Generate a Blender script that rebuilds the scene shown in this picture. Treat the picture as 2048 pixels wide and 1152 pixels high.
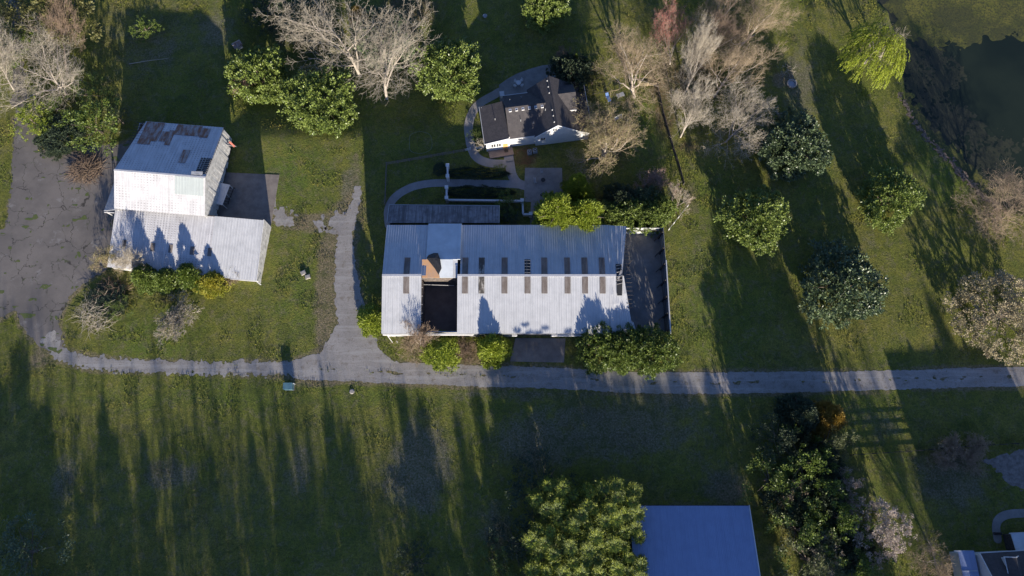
import bpy, math, random
import numpy as np
from mathutils import Vector, Matrix
R = math.radians
S = bpy.context.scene
for o in list(bpy.data.objects): bpy.data.objects.remove(o)

# ---------------------------------------------------------------- camera, sky, sun, exposure
TILT, CH, FPX = R(15), 132.0, 1365.333
cd = bpy.data.cameras.new('camera'); cam = bpy.data.objects.new('camera', cd)
S.collection.objects.link(cam); S.camera = cam
cam.location = (0, -CH*math.tan(TILT), CH); cam.rotation_euler = (TILT, 0, 0)
cd.lens = 24; cd.sensor_width = 36; cd.clip_start = 1; cd.clip_end = 6000
SUN_EL, SUN_AZ = 11.4, 11.8            # elevation; degrees east of due south (image down)
W = bpy.data.worlds.new('World'); S.world = W; W.use_nodes = True
nt = W.node_tree; nt.nodes.clear()
sky = nt.nodes.new('ShaderNodeTexSky'); sky.sky_type = 'NISHITA'; sky.sun_disc = False
sky.sun_elevation = R(SUN_EL); sky.sun_rotation = R(180-SUN_AZ); sky.ozone_density = 1.6; sky.air_density = 1.0; sky.dust_density = 0.4
bg = nt.nodes.new('ShaderNodeBackground'); bg.inputs[1].default_value = 0.072
wo = nt.nodes.new('ShaderNodeOutputWorld')
tn = nt.nodes.new('ShaderNodeMix'); tn.data_type = 'RGBA'; tn.blend_type = 'MULTIPLY'; tn.inputs[0].default_value = 1
tn.inputs[7].default_value = (.76, .90, 1.38, 1); nt.links.new(sky.outputs[0], tn.inputs[6]); nt.links.new(tn.outputs[2], bg.inputs[0]); nt.links.new(bg.outputs[0], wo.inputs[0])
sl = bpy.data.lights.new('sun', 'SUN'); sl.energy = 5.0; sl.angle = R(0.5); sl.color = (1.0, 0.91, 0.78)
so = bpy.data.objects.new('sun', sl); S.collection.objects.link(so)
sx, sy = math.sin(R(SUN_AZ)), -math.cos(R(SUN_AZ))
sdir = Vector((sx*math.cos(R(SUN_EL)), sy*math.cos(R(SUN_EL)), math.sin(R(SUN_EL))))
so.rotation_euler = sdir.to_track_quat('Z', 'Y').to_euler(); so.location = sdir*300
S.view_settings.view_transform = 'Standard'; S.view_settings.look = 'None'
S.view_settings.gamma = 1; S.view_settings.exposure = 1.0
S.render.engine = 'CYCLES'

# ---------------------------------------------------------------- helpers
def sstep(a, b_, v):
    t = np.clip((v-a)/(b_-a), 0, 1); return t*t*(3-2*t)
def gz(x, y):
    """terrain height: the lawn north-west of the farmhouse falls away to the north"""
    x = np.asarray(x, float); y = np.asarray(y, float)
    d = np.clip((y-33)/22, 0, 1); d = np.where(d > 0, np.maximum(0, d-.04*(1-np.exp(-d*12))), 0)
    return -5.0*d*sstep(-63, -55, x)*(1-sstep(-19, -11.5, x))*(1-sstep(85, 125, y))
def P(px, py, z=0.0):
    p = P0(px, py, z)
    if py < 300 and px < 980:
        for _ in range(4): g_z = float(gz(p.x, p.y)); p = P0(px, py, z+g_z)
    return p
def P0(px, py, z=0.0):
    """world point at height z seen at this place of the 2048x1152 survey photo"""
    dx = (px-1024)/FPX; dy = (576-py)/FPX
    d = (dx, dy*math.cos(TILT)+math.sin(TILT), dy*math.sin(TILT)-math.cos(TILT))
    k = (CH-z)/-d[2]
    return Vector((d[0]*k, cam.location.y+d[1]*k, z))
def PP(pts, z=0.0): return [P(a, b, z) for a, b in pts]

def col(): return S.collection.objects
def tagp(o, label=None, cat=None, group=None, kind=None):
    if label: o['label'] = label
    if cat: o['category'] = cat
    if group: o['group'] = group
    if kind: o['kind'] = kind
    return o
def thing(name, label, cat, loc=(0, 0, 0), rz=0.0, group=None):
    o = bpy.data.objects.new(name, None); o.location = loc; o.rotation_euler = (0, 0, rz)
    o.empty_display_size = 0.5
    col().link(o); return tagp(o, label, cat, group)
def mesh_arrays(name, V, Fq, mats, smooth=False):
    V = np.asarray(V, dtype=np.float32).reshape(-1, 3); Fq = np.asarray(Fq, dtype=np.int32)
    k = Fq.shape[1]; n = len(Fq)
    m = bpy.data.meshes.new(name)
    m.vertices.add(len(V)); m.vertices.foreach_set('co', V.ravel())
    m.loops.add(n*k); m.loops.foreach_set('vertex_index', Fq.ravel())
    m.polygons.add(n); m.polygons.foreach_set('loop_start', np.arange(0, n*k, k, dtype=np.int32))
    try: m.polygons.foreach_set('loop_total', np.full(n, k, dtype=np.int32))
    except Exception: pass
    if smooth: m.polygons.foreach_set('use_smooth', np.ones(n, dtype=bool))
    m.update(calc_edges=True)
    for mt in (mats if isinstance(mats, (list, tuple)) else [mats]): m.materials.append(mt)
    return m
def link(name, mesh, parent=None):
    o = bpy.data.objects.new(name, mesh); col().link(o)
    if parent is not None: o.parent = parent
    return o
class MB:
    def __init__(s): s.v = []; s.f = []
    def add(s, vs, fs):
        b = len(s.v); s.v += [tuple(v) for v in vs]; s.f += [tuple(b+i for i in f) for f in fs]
    def box(s, x0, x1, y0, y1, z0, z1):
        s.add([(x0,y0,z0),(x1,y0,z0),(x1,y1,z0),(x0,y1,z0),(x0,y0,z1),(x1,y0,z1),(x1,y1,z1),(x0,y1,z1)],
              [(3,2,1,0),(4,5,6,7),(0,1,5,4),(1,2,6,5),(2,3,7,6),(3,0,4,7)]); return s
    def beam(s, a, b, w, h, up=(0,0,1)):
        a = Vector(a); b = Vector(b); d = (b-a).normalized(); u = Vector(up)
        if abs(d.dot(u)) > .98: u = Vector((1,0,0))
        r = d.cross(u).normalized()*w/2; u = r.cross(d).normalized()*h/2
        vs = [a-r-u, a+r-u, a+r+u, a-r+u, b-r-u, b+r-u, b+r+u, b-r+u]
        s.add(vs, [(0,1,2,3),(7,6,5,4),(1,0,4,5),(2,1,5,6),(3,2,6,7),(0,3,7,4)]); return s
    def tube(s, a, b, r0, r1=None, n=8, cap=True):
        r1 = r0 if r1 is None else r1; a = Vector(a); b = Vector(b); d = (b-a).normalized()
        u = Vector((0,0,1)) if abs(d.z) < .9 else Vector((1,0,0)); p = d.cross(u).normalized(); q = d.cross(p)
        vs = []
        for c, rr in ((a, r0), (b, r1)):
            for i in range(n): t = 2*math.pi*i/n; vs.append(c+p*math.cos(t)*rr+q*math.sin(t)*rr)
        fs = [(i, (i+1)%n, n+(i+1)%n, n+i) for i in range(n)]
        if cap: fs += [tuple(range(n))[::-1], tuple(range(n, 2*n))]
        s.add(vs, fs); return s
    def slab(s, pts, t):
        """polygon with thickness t below it (pts counterclockwise from above)"""
        n = len(pts); pts = [Vector(p) for p in pts]; lo = [p-Vector((0,0,t)) for p in pts]
        s.add(pts+lo, [tuple(range(n)), tuple(range(2*n-1, n-1, -1))]+[(i, n+i, n+(i+1)%n, (i+1)%n) for i in range(n)]); return s
    def wall(s, pts, n, t):
        """upright polygon extruded by t along n"""
        pts = [Vector(p) for p in pts]; k = len(pts); q = [p+Vector(n)*t for p in pts]
        s.add(pts+q, [tuple(range(k)), tuple(range(2*k-1, k-1, -1))]+[(i, k+i, k+(i+1)%k, (i+1)%k) for i in range(k)]); return s
    def build(s, name, mat, parent=None, world=False):
        m = bpy.data.meshes.new(name); vs = s.v
        if world and parent is not None:
            rt = parent
            while rt.parent is not None: rt = rt.parent
            M = (Matrix.Translation(rt.location) @ Matrix.Rotation(rt.rotation_euler.z, 4, 'Z')).inverted()
            vs = [tuple(M @ Vector(v)) for v in vs]
        m.from_pydata(vs, [], s.f)
        m.materials.append(mat)
        import bmesh
        bm = bmesh.new(); bm.from_mesh(m); bmesh.ops.recalc_face_normals(bm, faces=bm.faces); bm.to_mesh(m); bm.free()
        return link(name, m, parent)
def ribbed(A, B, C, D, pitch=0.3, depth=0.04, wr=0.28, t=0.03, rows=1, sag=0.0, jag=0.0, seed=1):
    """ribbed metal sheet: A eave-left, B eave-right, C ridge-right, D ridge-left; ribs run up the slope"""
    A, B, C, D = map(Vector, (A, B, C, D)); L = (B-A).length; n = max(1, int(round(L/pitch)))
    N = (B-A).cross(D-A).normalized(); 
    if N.z < 0: N = -N
    us = []
    for i in range(n):
        for a, h in ((0, 0), (1-wr, 0), (1-wr*.75, 1), (1-wr*.25, 1)): us.append(((i+a)/n, h))
    us.append((1.0, 0)); rg = random.Random(seed)
    V = []; F = []; rows = max(1, rows)
    for j in range(rows+1):
        v = j/rows
        for (u, h) in us:
            j0 = jag*math.floor(rg.random()*3)/3 if (j == 0 and jag) else 0
            p = (A.lerp(B, u)).lerp(D.lerp(C, u), v+j0)
            p = p+N*(h*depth)
            if sag: p.z += sag*math.sin(u*23+v*5+seed)*.4 + sag*math.sin(u*7.3+v*11)*.6
            V.append(p)
    m = len(us)
    for j in range(rows):
        for i in range(m-1): F.append((j*m+i, j*m+i+1, (j+1)*m+i+1, (j+1)*m+i))
    mb = MB(); mb.add(V, F)
    mb.slab([x-N*.02 for x in (A, B, C, D)], t)
    return mb

# numpy value noise
def _h(ix, iy, s):
    n = (ix*374761393+iy*668265263+s*1442695041) & 0xffffffff
    n = ((n ^ (n >> 13))*1274126177) & 0xffffffff
    return ((n ^ (n >> 16)) & 0xffff)/65535.0
def vnoise(x, y, s=0):
    x = np.asarray(x, float); y = np.asarray(y, float)
    ix = np.floor(x).astype(np.int64); iy = np.floor(y).astype(np.int64); fx = x-ix; fy = y-iy
    fx = fx*fx*(3-2*fx); fy = fy*fy*(3-2*fy)
    a = _h(ix, iy, s); b = _h(ix+1, iy, s); c = _h(ix, iy+1, s); d = _h(ix+1, iy+1, s)
    return (a*(1-fx)+b*fx)*(1-fy)+(c*(1-fx)+d*fx)*fy
def fbm(x, y, s=0, o=3):
    r = 0; a = .5
    for i in range(o): r = r+a*(vnoise(x, y, s+i*17)-.5); x = x*2.03; y = y*2.03; a *= .5
    return r*2
def poly_sdf(X, Y, pts):
    """negative inside"""
    d = np.full(X.shape, 1e9); ins = np.zeros(X.shape, bool); n = len(pts)
    for i in range(n):
        ax, ay = pts[i][0], pts[i][1]; bx, by = pts[(i+1)%n][0], pts[(i+1)%n][1]
        ex, ey = bx-ax, by-ay; L = ex*ex+ey*ey+1e-9
        t = np.clip(((X-ax)*ex+(Y-ay)*ey)/L, 0, 1)
        d = np.minimum(d, (X-ax-ex*t)**2+(Y-ay-ey*t)**2)
        c = ((ay > Y) != (by > Y)) & (X < ex*(Y-ay)/(ey if abs(ey) > 1e-9 else 1e-9)+ax)
        ins ^= c
    return np.where(ins, -1, 1)*np.sqrt(d)
def line_sdf(X, Y, pts, ws):
    d = np.full(X.shape, 1e9)
    for i in range(len(pts)-1):
        ax, ay = pts[i][0], pts[i][1]; bx, by = pts[i+1][0], pts[i+1][1]
        ex, ey = bx-ax, by-ay; L = ex*ex+ey*ey+1e-9
        t = np.clip(((X-ax)*ex+(Y-ay)*ey)/L, 0, 1)
        w = ws[i]+(ws[i+1]-ws[i])*t
        d = np.minimum(d, np.sqrt((X-ax-ex*t)**2+(Y-ay-ey*t)**2)-w/2)
    return d
def smooth_line(pts, n=6):
    out = []
    q = [pts[0]]+list(pts)+[pts[-1]]
    for i in range(1, len(q)-2):
        p0, p1, p2, p3 = [np.array(q[j][:2]) for j in (i-1, i, i+1, i+2)]
        for k in range(n):
            t = k/n
            out.append(tuple(.5*((2*p1)+(-p0+p2)*t+(2*p0-5*p1+4*p2-p3)*t*t+(-p0+3*p1-3*p2+p3)*t**3)))
    out.append(tuple(pts[-1][:2])); return out
def sheet(name, fn, bbox, step, z, mat, kind='structure', label=None, cat=None):
    """flat sheet where fn(X,Y) < 0, outline by marching squares"""
    x0, x1, y0, y1 = bbox
    xs = np.arange(x0, x1+step, step); ys = np.arange(y0, y1+step, step)
    X, Y = np.meshgrid(xs, ys); D = fn(X, Y)
    V = []; F = []; idx = {}
    def vid(x, y):
        k = (round(x, 3), round(y, 3))
        if k not in idx: idx[k] = len(V); V.append((x, y, z))
        return idx[k]
    m = (D[:-1, :-1] < 0) | (D[1:, :-1] < 0) | (D[:-1, 1:] < 0) | (D[1:, 1:] < 0)
    for j, i in zip(*np.nonzero(m)):
        c = [(xs[i], ys[j], D[j, i]), (xs[i+1], ys[j], D[j, i+1]), (xs[i+1], ys[j+1], D[j+1, i+1]), (xs[i], ys[j+1], D[j+1, i])]
        out = []
        for k in range(4):
            a = c[k]; b = c[(k+1) % 4]
            if a[2] < 0: out.append(vid(a[0], a[1]))
            if (a[2] < 0) != (b[2] < 0):
                t = a[2]/(a[2]-b[2]); out.append(vid(a[0]+(b[0]-a[0])*t, a[1]+(b[1]-a[1])*t))
        o2 = [v for n_, v in enumerate(out) if v != out[n_-1]]
        if len(set(o2)) >= 3 and len(set(o2)) == len(o2): F.append(o2)
    me = bpy.data.meshes.new(name); me.from_pydata(V, [], F); me.materials.append(mat)
    o = link(name, me); tagp(o, label, cat, None, kind); return o
def bb(pts, m=2.0):
    return (min(p[0] for p in pts)-m, max(p[0] for p in pts)+m, min(p[1] for p in pts)-m, max(p[1] for p in pts)+m)

# ---------------------------------------------------------------- materials
class NB:
    def __init__(s, name):
        s.m = bpy.data.materials.new(name); s.m.use_nodes = True; s.t = s.m.node_tree; s.t.nodes.clear()
        s.out = s.n('ShaderNodeOutputMaterial'); s.p = s.n('ShaderNodeBsdfPrincipled'); s.l(s.p.outputs[0], s.out.inputs[0])
        s.tc = s.n('ShaderNodeTexCoord')
    def n(s, t): return s.t.nodes.new(t)
    def l(s, a, b): s.t.links.new(a, b)
    def setin(s, inp, v):
        if hasattr(v, 'links'): s.l(v, inp)
        else: inp.default_value = v
    def noise(s, scale, detail=4, rough=.6, coord=None, dist=0.0, stretch=None):
        n = s.n('ShaderNodeTexNoise'); n.inputs['Scale'].default_value = scale; n.inputs['Detail'].default_value = detail
        n.inputs['Roughness'].default_value = rough; n.inputs['Distortion'].default_value = dist
        c = coord or s.tc.outputs['Object']
        if stretch:
            mp = s.n('ShaderNodeMapping'); mp.inputs['Scale'].default_value = stretch; s.l(c, mp.inputs[0]); c = mp.outputs[0]
        s.l(c, n.inputs['Vector']); return n.outputs['Fac']
    def ramp(s, f, lo, hi, a=0.0, b=1.0):
        n = s.n('ShaderNodeMapRange'); n.interpolation_type = 'SMOOTHSTEP'
        s.setin(n.inputs[0], f); n.inputs[1].default_value = lo; n.inputs[2].default_value = hi
        n.inputs[3].default_value = a; n.inputs[4].default_value = b; return n.outputs[0]
    def mix(s, f, a, b, mode='MIX'):
        n = s.n('ShaderNodeMix'); n.data_type = 'RGBA'; n.blend_type = mode
        s.setin(n.inputs[0], f)
        for k, v in ((6, a), (7, b)):
            if hasattr(v, 'links'): s.l(v, n.inputs[k])
            else: n.inputs[k].default_value = (*v, 1)
        return n.outputs[2]
    def math(s, op, a, b=0.0, clamp=False):
        n = s.n('ShaderNodeMath'); n.operation = op; n.use_clamp = clamp; s.setin(n.inputs[0], a); s.setin(n.inputs[1], b); return n.outputs[0]
    def attr(s, name):
        n = s.n('ShaderNodeAttribute'); n.attribute_name = name; return n
    def fin(s, colr, rough=.8, bump=None, bs=.3, bd=.05, metal=0.0, spec=None):
        if hasattr(colr, 'links'): s.l(colr, s.p.inputs['Base Color'])
        else: s.p.inputs['Base Color'].default_value = (*colr, 1)
        s.setin(s.p.inputs['Roughness'], rough); s.p.inputs['Metallic'].default_value = metal
        if spec is not None: s.p.inputs['Specular IOR Level'].default_value = spec
        if bump is not None:
            b = s.n('ShaderNodeBump'); b.inputs['Strength'].default_value = bs; b.inputs['Distance'].default_value = bd
            s.l(bump, b.inputs['Height']); s.l(b.outputs[0], s.p.inputs['Normal'])
        return s.m
def sc(c, k): return tuple(min(1, x*k) for x in c)
def simple(name, c, rough=.7, scale=2.0, var=.15, metal=0.0, bs=.15, c2=None):
    b = NB(name); n = b.noise(scale, 6, .65); n2 = b.noise(scale*7, 4, .6)
    c2 = c2 or sc(c, 1-2*var)
    x = b.mix(b.ramp(n, .3, .7), sc(c, 1+var*.5), c2); x = b.mix(b.ramp(n2, .35, .75, 0, .35), x, sc(c, 1-1.5*var))
    return b.fin(x, rough, n2, bs, .02, metal)
M = {}
def fol(name, c1, c2, tr=.25, rough=.5, c3=None, spec=.5):
    b = NB(name); g = b.n('ShaderNodeNewGeometry')
    x = b.mix(b.ramp(g.outputs['Random Per Island'], 0, 1), c1, c2)
    n = b.noise(.35, 3, .6)
    x = b.mix(b.ramp(n, .35, .65, 0, .55), x, c3 or sc(c1, .8))
    b.fin(x, rough, spec=spec)
    t = b.n('ShaderNodeBsdfTranslucent'); b.l(x, t.inputs[0]); ms = b.n('ShaderNodeMixShader'); ms.inputs[0].default_value = tr
    b.l(b.p.outputs[0], ms.inputs[1]); b.l(t.outputs[0], ms.inputs[2]); b.l(ms.outputs[0], b.out.inputs[0]); return b.m
M['magnolia'] = fol('magnolia_leaf', (.14,.195,.04), (.27,.33,.08), .15, .4)
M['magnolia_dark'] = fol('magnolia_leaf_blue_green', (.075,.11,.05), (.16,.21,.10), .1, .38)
M['cypress'] = fol('bright_cypress_spray', (.22,.29,.03), (.37,.42,.05), .3, .6)
M['holly'] = fol('holly_leaf', (.11,.165,.035), (.2,.25,.05), .2, .45)
M['goldshrub'] = fol('golden_green_shrub_leaf', (.20,.24,.02), (.32,.34,.03), .3, .55)
M['privet'] = fol('privet_leaf', (.10,.16,.03), (.2,.25,.04), .25, .5)
M['cedar'] = fol('cedar_needles', (.08,.125,.018), (.34,.38,.03), .22, .6, (.04,.065,.018))  # last, darkest tone puts the shade inside the crown into the needle colour
M['goldcone'] = fol('golden_arborvitae_spray', (.26,.17,.03), (.36,.25,.04), .25, .6)
M['yellow'] = fol('yellow_flowering_spray', (.3,.29,.03), (.42,.36,.04), .25, .6, (.18,.24,.03))
M['willow'] = fol('willow_leaf', (.28,.36,.02), (.45,.5,.04), .4, .6)
M['olive'] = fol('olive_leaf', (.11,.13,.06), (.22,.24,.11), .25, .5)
M['blossom'] = fol('pale_blossom', (.33,.27,.16), (.46,.39,.25), .2, .7, (.22,.2,.11))
M['pink'] = fol('pinkish_white_blossom', (.42,.34,.3), (.55,.48,.42), .2, .7, (.26,.22,.18))
M['budy'] = fol('yellow_green_bud', (.26,.23,.09), (.38,.34,.14), .2, .7)
M['budb'] = fol('brown_bud', (.36,.29,.19), (.46,.38,.27), .2, .8)
M['budr'] = fol('red_bud', (.36,.11,.09), (.5,.2,.16), .2, .7)
M['budp'] = fol('dusty_pink_bud', (.36,.23,.18), (.44,.3,.24), .2, .7)
M['oakgreen'] = fol('dull_olive_leaf', (.12,.12,.04), (.2,.19,.06), .25, .6)
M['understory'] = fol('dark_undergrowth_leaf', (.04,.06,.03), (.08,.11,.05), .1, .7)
M['pine'] = fol('pine_needles', (.04,.06,.03), (.08,.1,.05), .1, .7)
def bark(name, c1, c2):
    b = NB(name); n = b.noise(3, 6, .7, stretch=(1,1,.25)); return b.fin(b.mix(b.ramp(n, .3, .7), c1, c2), .9, n, .4, .03)
M['bark_pale'] = bark('pale_grey_bark', (.46,.40,.33), (.28,.24,.20))
M['bark_brown'] = bark('brown_bark', (.22,.17,.13), (.11,.085,.065))
M['twig_grey'] = bark('grey_tan_twig', (.42,.33,.21), (.27,.2,.13))
M['twig_pale'] = bark('silver_twig', (.46,.41,.32), (.34,.29,.22))
M['twig_red'] = bark('reddish_twig', (.38,.25,.19), (.25,.17,.13))
M['twig_brown'] = bark('brown_twig', (.28,.2,.14), (.17,.12,.08))
def metal(name, c, dark, streak=.3, ribs=0.0, rough=.45, grid=False):
    b = NB(name); n = b.noise(.6, 5, .7); st = b.noise(1.0, 5, .7, stretch=(3.2, .12, .12)); f = b.noise(14, 3, .6)
    x = b.mix(b.ramp(n, .35, .75, 0, streak), c, dark); x = b.mix(b.ramp(st, .42, .72, 0, streak*1.2), x, dark)
    x = b.mix(b.ramp(f, .55, .8, 0, .15), x, sc(dark, .8))
    if grid:
        wv = []
        for ax, scl in (('X', 1.6), ('Y', 2.1)):
            w = b.n('ShaderNodeTexWave'); w.bands_direction = ax; w.inputs['Scale'].default_value = scl*.32; w.inputs['Distortion'].default_value = .5
            w.inputs['Detail'].default_value = 3; b.l(b.tc.outputs['Object'], w.inputs[0]); wv.append(b.ramp(w.outputs['Fac'], .45, .8))
        g = b.math('MULTIPLY', wv[0], wv[1]); mk = b.ramp(b.noise(.16, 4, .65), .44, .62)
        x = b.mix(b.math('MULTIPLY', b.math('MULTIPLY', g, mk), .65), x, (.22,.2,.2))
    return b.fin(x, rough, f, .08, .01, 0.0)
M['roof_white'] = metal('white_ribbed_metal', (.56,.56,.56), (.37,.375,.38), .5)
M['roof_old'] = metal('old_white_metal', (.62,.61,.61), (.40,.39,.39), .55, grid=True)
M['roof_repair'] = metal('greenish_grey_metal', (.46,.5,.48), (.38,.41,.4), .5)
M['roof_grey'] = metal('weathered_grey_metal', (.33,.31,.31), (.11,.10,.10), 1.0, rough=.7)
M['roof_blue'] = metal('blue_painted_metal', (.27,.34,.52), (.21,.27,.42), .6)
M['porch_metal'] = metal('grey_corrugated_metal', (.42,.43,.45), (.3,.3,.32), .4)
M['membrane'] = simple('pale_roof_membrane', (.62,.66,.68), .35, .5, .08)
def rustmat(name, base, rust, lo, hi):
    b = NB(name); n = b.noise(.9, 6, .7, stretch=(1.6,.5,.5)); m = b.noise(8, 4, .6)
    x = b.mix(b.ramp(n, lo, hi), base, rust); x = b.mix(b.ramp(m, .4, .7, 0, .4), x, sc(rust, .6)); return b.fin(x, .8, m, .2, .02)
M['rust'] = rustmat('rusty_metal', (.42,.38,.36), (.27,.13,.075), .36, .6)
M['skylight'] = rustmat('brown_fibreglass_skylight', (.23,.20,.18), (.15,.12,.10), .35, .65)
M['skylight_grey'] = rustmat('flaking_skylight', (.4,.37,.33), (.08,.07,.06), .4, .52)
M['white'] = simple('white_paint', (.62,.61,.6), .55, 1.5, .07)
M['white_old'] = simple('peeling_white_paint', (.55,.54,.52), .7, 1.2, .2)
b = NB('white_lap_siding'); w = b.n('ShaderNodeTexWave'); w.bands_direction = 'Z'; w.wave_profile = 'SAW'; w.inputs['Scale'].default_value = 1.6
b.l(b.tc.outputs['Object'], w.inputs[0]); n = b.noise(2, 4)
M['siding'] = b.fin(b.mix(b.ramp(n, .3, .8), (.64,.63,.62), (.54,.54,.54)), .5, w.outputs['Fac'], .5, .03)
M['boards'] = simple('old_grey_boards', (.16,.13,.11), .85, 1.5, .3)
M['plywood'] = simple('orange_plywood', (.46,.25,.11), .7, .8, .15, c2=(.36,.25,.19))
M['tarp'] = simple('black_tarp', (.02,.02,.022), .45, 3, .3, bs=.6)
M['dark_wood'] = simple('dark_timber', (.07,.06,.055), .8, 3, .3)
M['wood'] = simple('weathered_fence_wood', (.21,.18,.15), .85, 3, .25)
M['purlin'] = simple('pale_purlin', (.42,.39,.35), .8, 3, .2)
M['glass'] = simple('window_glass', (.03,.035,.04), .08, 1, .05)
M['black'] = simple('black_metal', (.025,.025,.025), .5, 2, .1)
M['greymetal'] = simple('grey_metal', (.38,.38,.38), .45, 2, .1)
M['redpaint'] = simple('red_cloth', (.42,.13,.09), .7, 2, .2)
M['bluecloth'] = simple('blue_plastic', (.1,.19,.42), .45, 2, .1)
M['door'] = simple('orange_brown_door', (.6,.33,.12), .5, 2, .1)
M['olivehose'] = simple('pale_green_hose', (.2,.24,.16), .6, 2, .1)
M['bluegreen'] = simple('blue_green_metal_paint', (.12,.24,.28), .5, 2, .1)
b = NB('dark_shingles'); br = b.n('ShaderNodeTexBrick'); br.inputs['Scale'].default_value = 2.2; br.inputs['Color1'].default_value = (.075,.066,.066,1)
br.inputs['Color2'].default_value = (.05,.045,.047,1); br.inputs['Mortar'].default_value = (.03,.028,.03,1); br.inputs['Mortar Size'].default_value = .03
b.l(b.tc.outputs['Object'], br.inputs[0]); n = b.noise(1.2, 5, .7)
M['shingle'] = b.fin(b.mix(b.ramp(n, .35, .75, 0, .6), br.outputs[0], (.095,.083,.08)), .85, b.noise(20, 3), .3, .02)
def concrete(name, c, dark, joint=True, sx_=3.0):
    b = NB(name); n = b.noise(.45, 6, .7); m = b.noise(9, 4, .7)
    x = b.mix(b.ramp(n, .3, .7), c, dark); x = b.mix(b.ramp(m, .4, .8, 0, .35), x, sc(dark, .8))
    st = b.noise(.9, 6, .8, dist=1.0); x = b.mix(b.ramp(st, .6, .68, 0, .45), x, sc(dark, .5))
    return b.fin(x, .85, m, .2, .02)
M['conc'] = concrete('grey_concrete', (.30,.28,.255), (.2,.185,.17))
M['conc_brown'] = concrete('brown_stained_concrete', (.29,.25,.21), (.18,.15,.13))
M['conc_dark'] = concrete('dark_dirty_floor', (.2,.165,.14), (.13,.105,.09))
M['conc_path'] = concrete('path_concrete', (.34,.31,.29), (.26,.235,.22))
M['brick'] = concrete('brown_brick_paving', (.3,.22,.17), (.22,.16,.13))
M['stone'] = simple('pale_stone', (.42,.38,.33), .85, 4, .2, bs=.4)

# asphalt
b = NB('old_asphalt'); n = b.noise(.12, 6, .65); m = b.noise(6, 5, .7)
x = b.mix(b.ramp(n, .35, .65), (.225,.195,.165), (.15,.132,.115)); x = b.mix(b.ramp(m, .35, .75, 0, .5), x, (.13,.118,.11))
vo = b.n('ShaderNodeTexVoronoi'); vo.feature = 'DISTANCE_TO_EDGE'; vo.inputs['Scale'].default_value = .22
nz = b.n('ShaderNodeTexNoise'); nz.inputs['Scale'].default_value = .9; nz.inputs['Detail'].default_value = 5
va = b.n('ShaderNodeVectorMath'); va.operation = 'MULTIPLY_ADD'; b.l(nz.outputs['Color'], va.inputs[0]); va.inputs[1].default_value = (2.2,2.2,0); b.l(b.tc.outputs['Object'], va.inputs[2])
b.l(b.tc.outputs['Object'], nz.inputs[0]); b.l(va.outputs[0], vo.inputs['Vector'])
cr = b.math('MULTIPLY', b.ramp(vo.outputs['Distance'], .003, .018, .9, 0), b.ramp(b.noise(.25, 3), .42, .55))
x = b.mix(cr, x, b.mix(b.ramp(b.noise(.4, 3), .5, .6), (.035,.03,.025), (.06,.075,.025)))
x = b.mix(b.ramp(b.noise(.35, 5, .75), .58, .68, 0, .5), x, (.31,.29,.27))
M['asphalt'] = b.fin(x, .9, m, .4, .03)
# gravel
b = NB('pale_gravel'); n = b.noise(.3, 6, .7); m = b.noise(5, 6, .8); v = b.n('ShaderNodeTexVoronoi'); v.inputs['Scale'].default_value = 7; b.l(b.tc.outputs['Object'], v.inputs[0])
x = b.mix(b.ramp(n, .3, .7), (.38,.345,.305), (.26,.235,.205)); x = b.mix(b.ramp(v.outputs['Distance'], .1, .8, 0, .45), x, (.18,.17,.165)); x = b.mix(b.ramp(m, .35, .7, 0, .5), x, (.4,.375,.35))
x = b.mix(b.ramp(b.noise(.7, 6, .8), .52, .64, 0, .7), x, (.19,.155,.115)); x = b.mix(b.ramp(b.noise(.5, 4, .7, stretch=(.12,1.6,1)), .5, .62, 0, .45), x, (.42,.4,.37)); x = b.mix(b.ramp(b.noise(1.7, 6, .85), .56, .64, 0, .6), x, (.1,.1,.05))
M['dirt_gravel'] = simple('brown_dirt_gravel', (.25,.22,.19), .95, 1.2, .25, bs=.5)
M['gravel'] = b.fin(x, .95, m, .5, .05)
# ground
b = NB('grass_ground'); A = {k: b.attr(k).outputs['Fac'] for k in ('straw', 'tan', 'lush', 'litter', 'soil')}
big = b.noise(.05, 6, .65); mid = b.noise(.35, 6, .7); fine = b.noise(3.2, 5, .75); vf = b.noise(11, 3, .8)
x = b.mix(b.ramp(big, .35, .65), (.2,.22,.032), (.31,.275,.06)); x = b.mix(b.ramp(mid, .4, .66, 0, .7), x, (.11,.145,.028))
x = b.mix(b.math('MULTIPLY', A['lush'], b.ramp(mid, .3, .55)), x, (.13,.21,.03))
def patch(x, a, c, nf, lo=.42, hi=.62):
    f = b.ramp(b.math('ADD', b.math('MULTIPLY', a, .62), b.math('MULTIPLY', nf, .6)), lo+.12, hi+.12); return b.mix(f, x, c)
x = patch(x, A['straw'], b.mix(b.ramp(fine, .35, .65), (.30,.26,.19), (.17,.16,.09)), mid)
x = patch(x, A['litter'], b.mix(b.ramp(fine, .3, .7), (.24,.14,.08), (.14,.12,.055)), mid)
x = patch(x, A['tan'], b.mix(b.ramp(fine, .35, .7), (.34,.26,.17), (.25,.195,.12)), mid)
x = patch(x, A['soil'], (.2,.09,.05), mid)
x = b.mix(b.ramp(b.noise(.55, 7, .85, dist=.8), .5, .6, 0, .6), x, (.27,.22,.15)); x = b.mix(b.ramp(b.noise(.28, 7, .85, dist=.5), .5, .6, 0, .55), x, (.07,.1,.028)); x = b.mix(b.ramp(b.noise(.18, 7, .8), .56, .66, 0, .5), x, (.2,.155,.1))
x = b.mix(b.ramp(b.noise(1.6, 6, .85, dist=.6), .48, .6, 0, .6), x, (.065,.085,.025)); x = b.mix(b.ramp(fine, .42, .6, 0, .45), x, (.07,.085,.025)); x = b.mix(b.ramp(vf, .5, .66, 0, .6), x, (.28,.29,.12))
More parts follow.
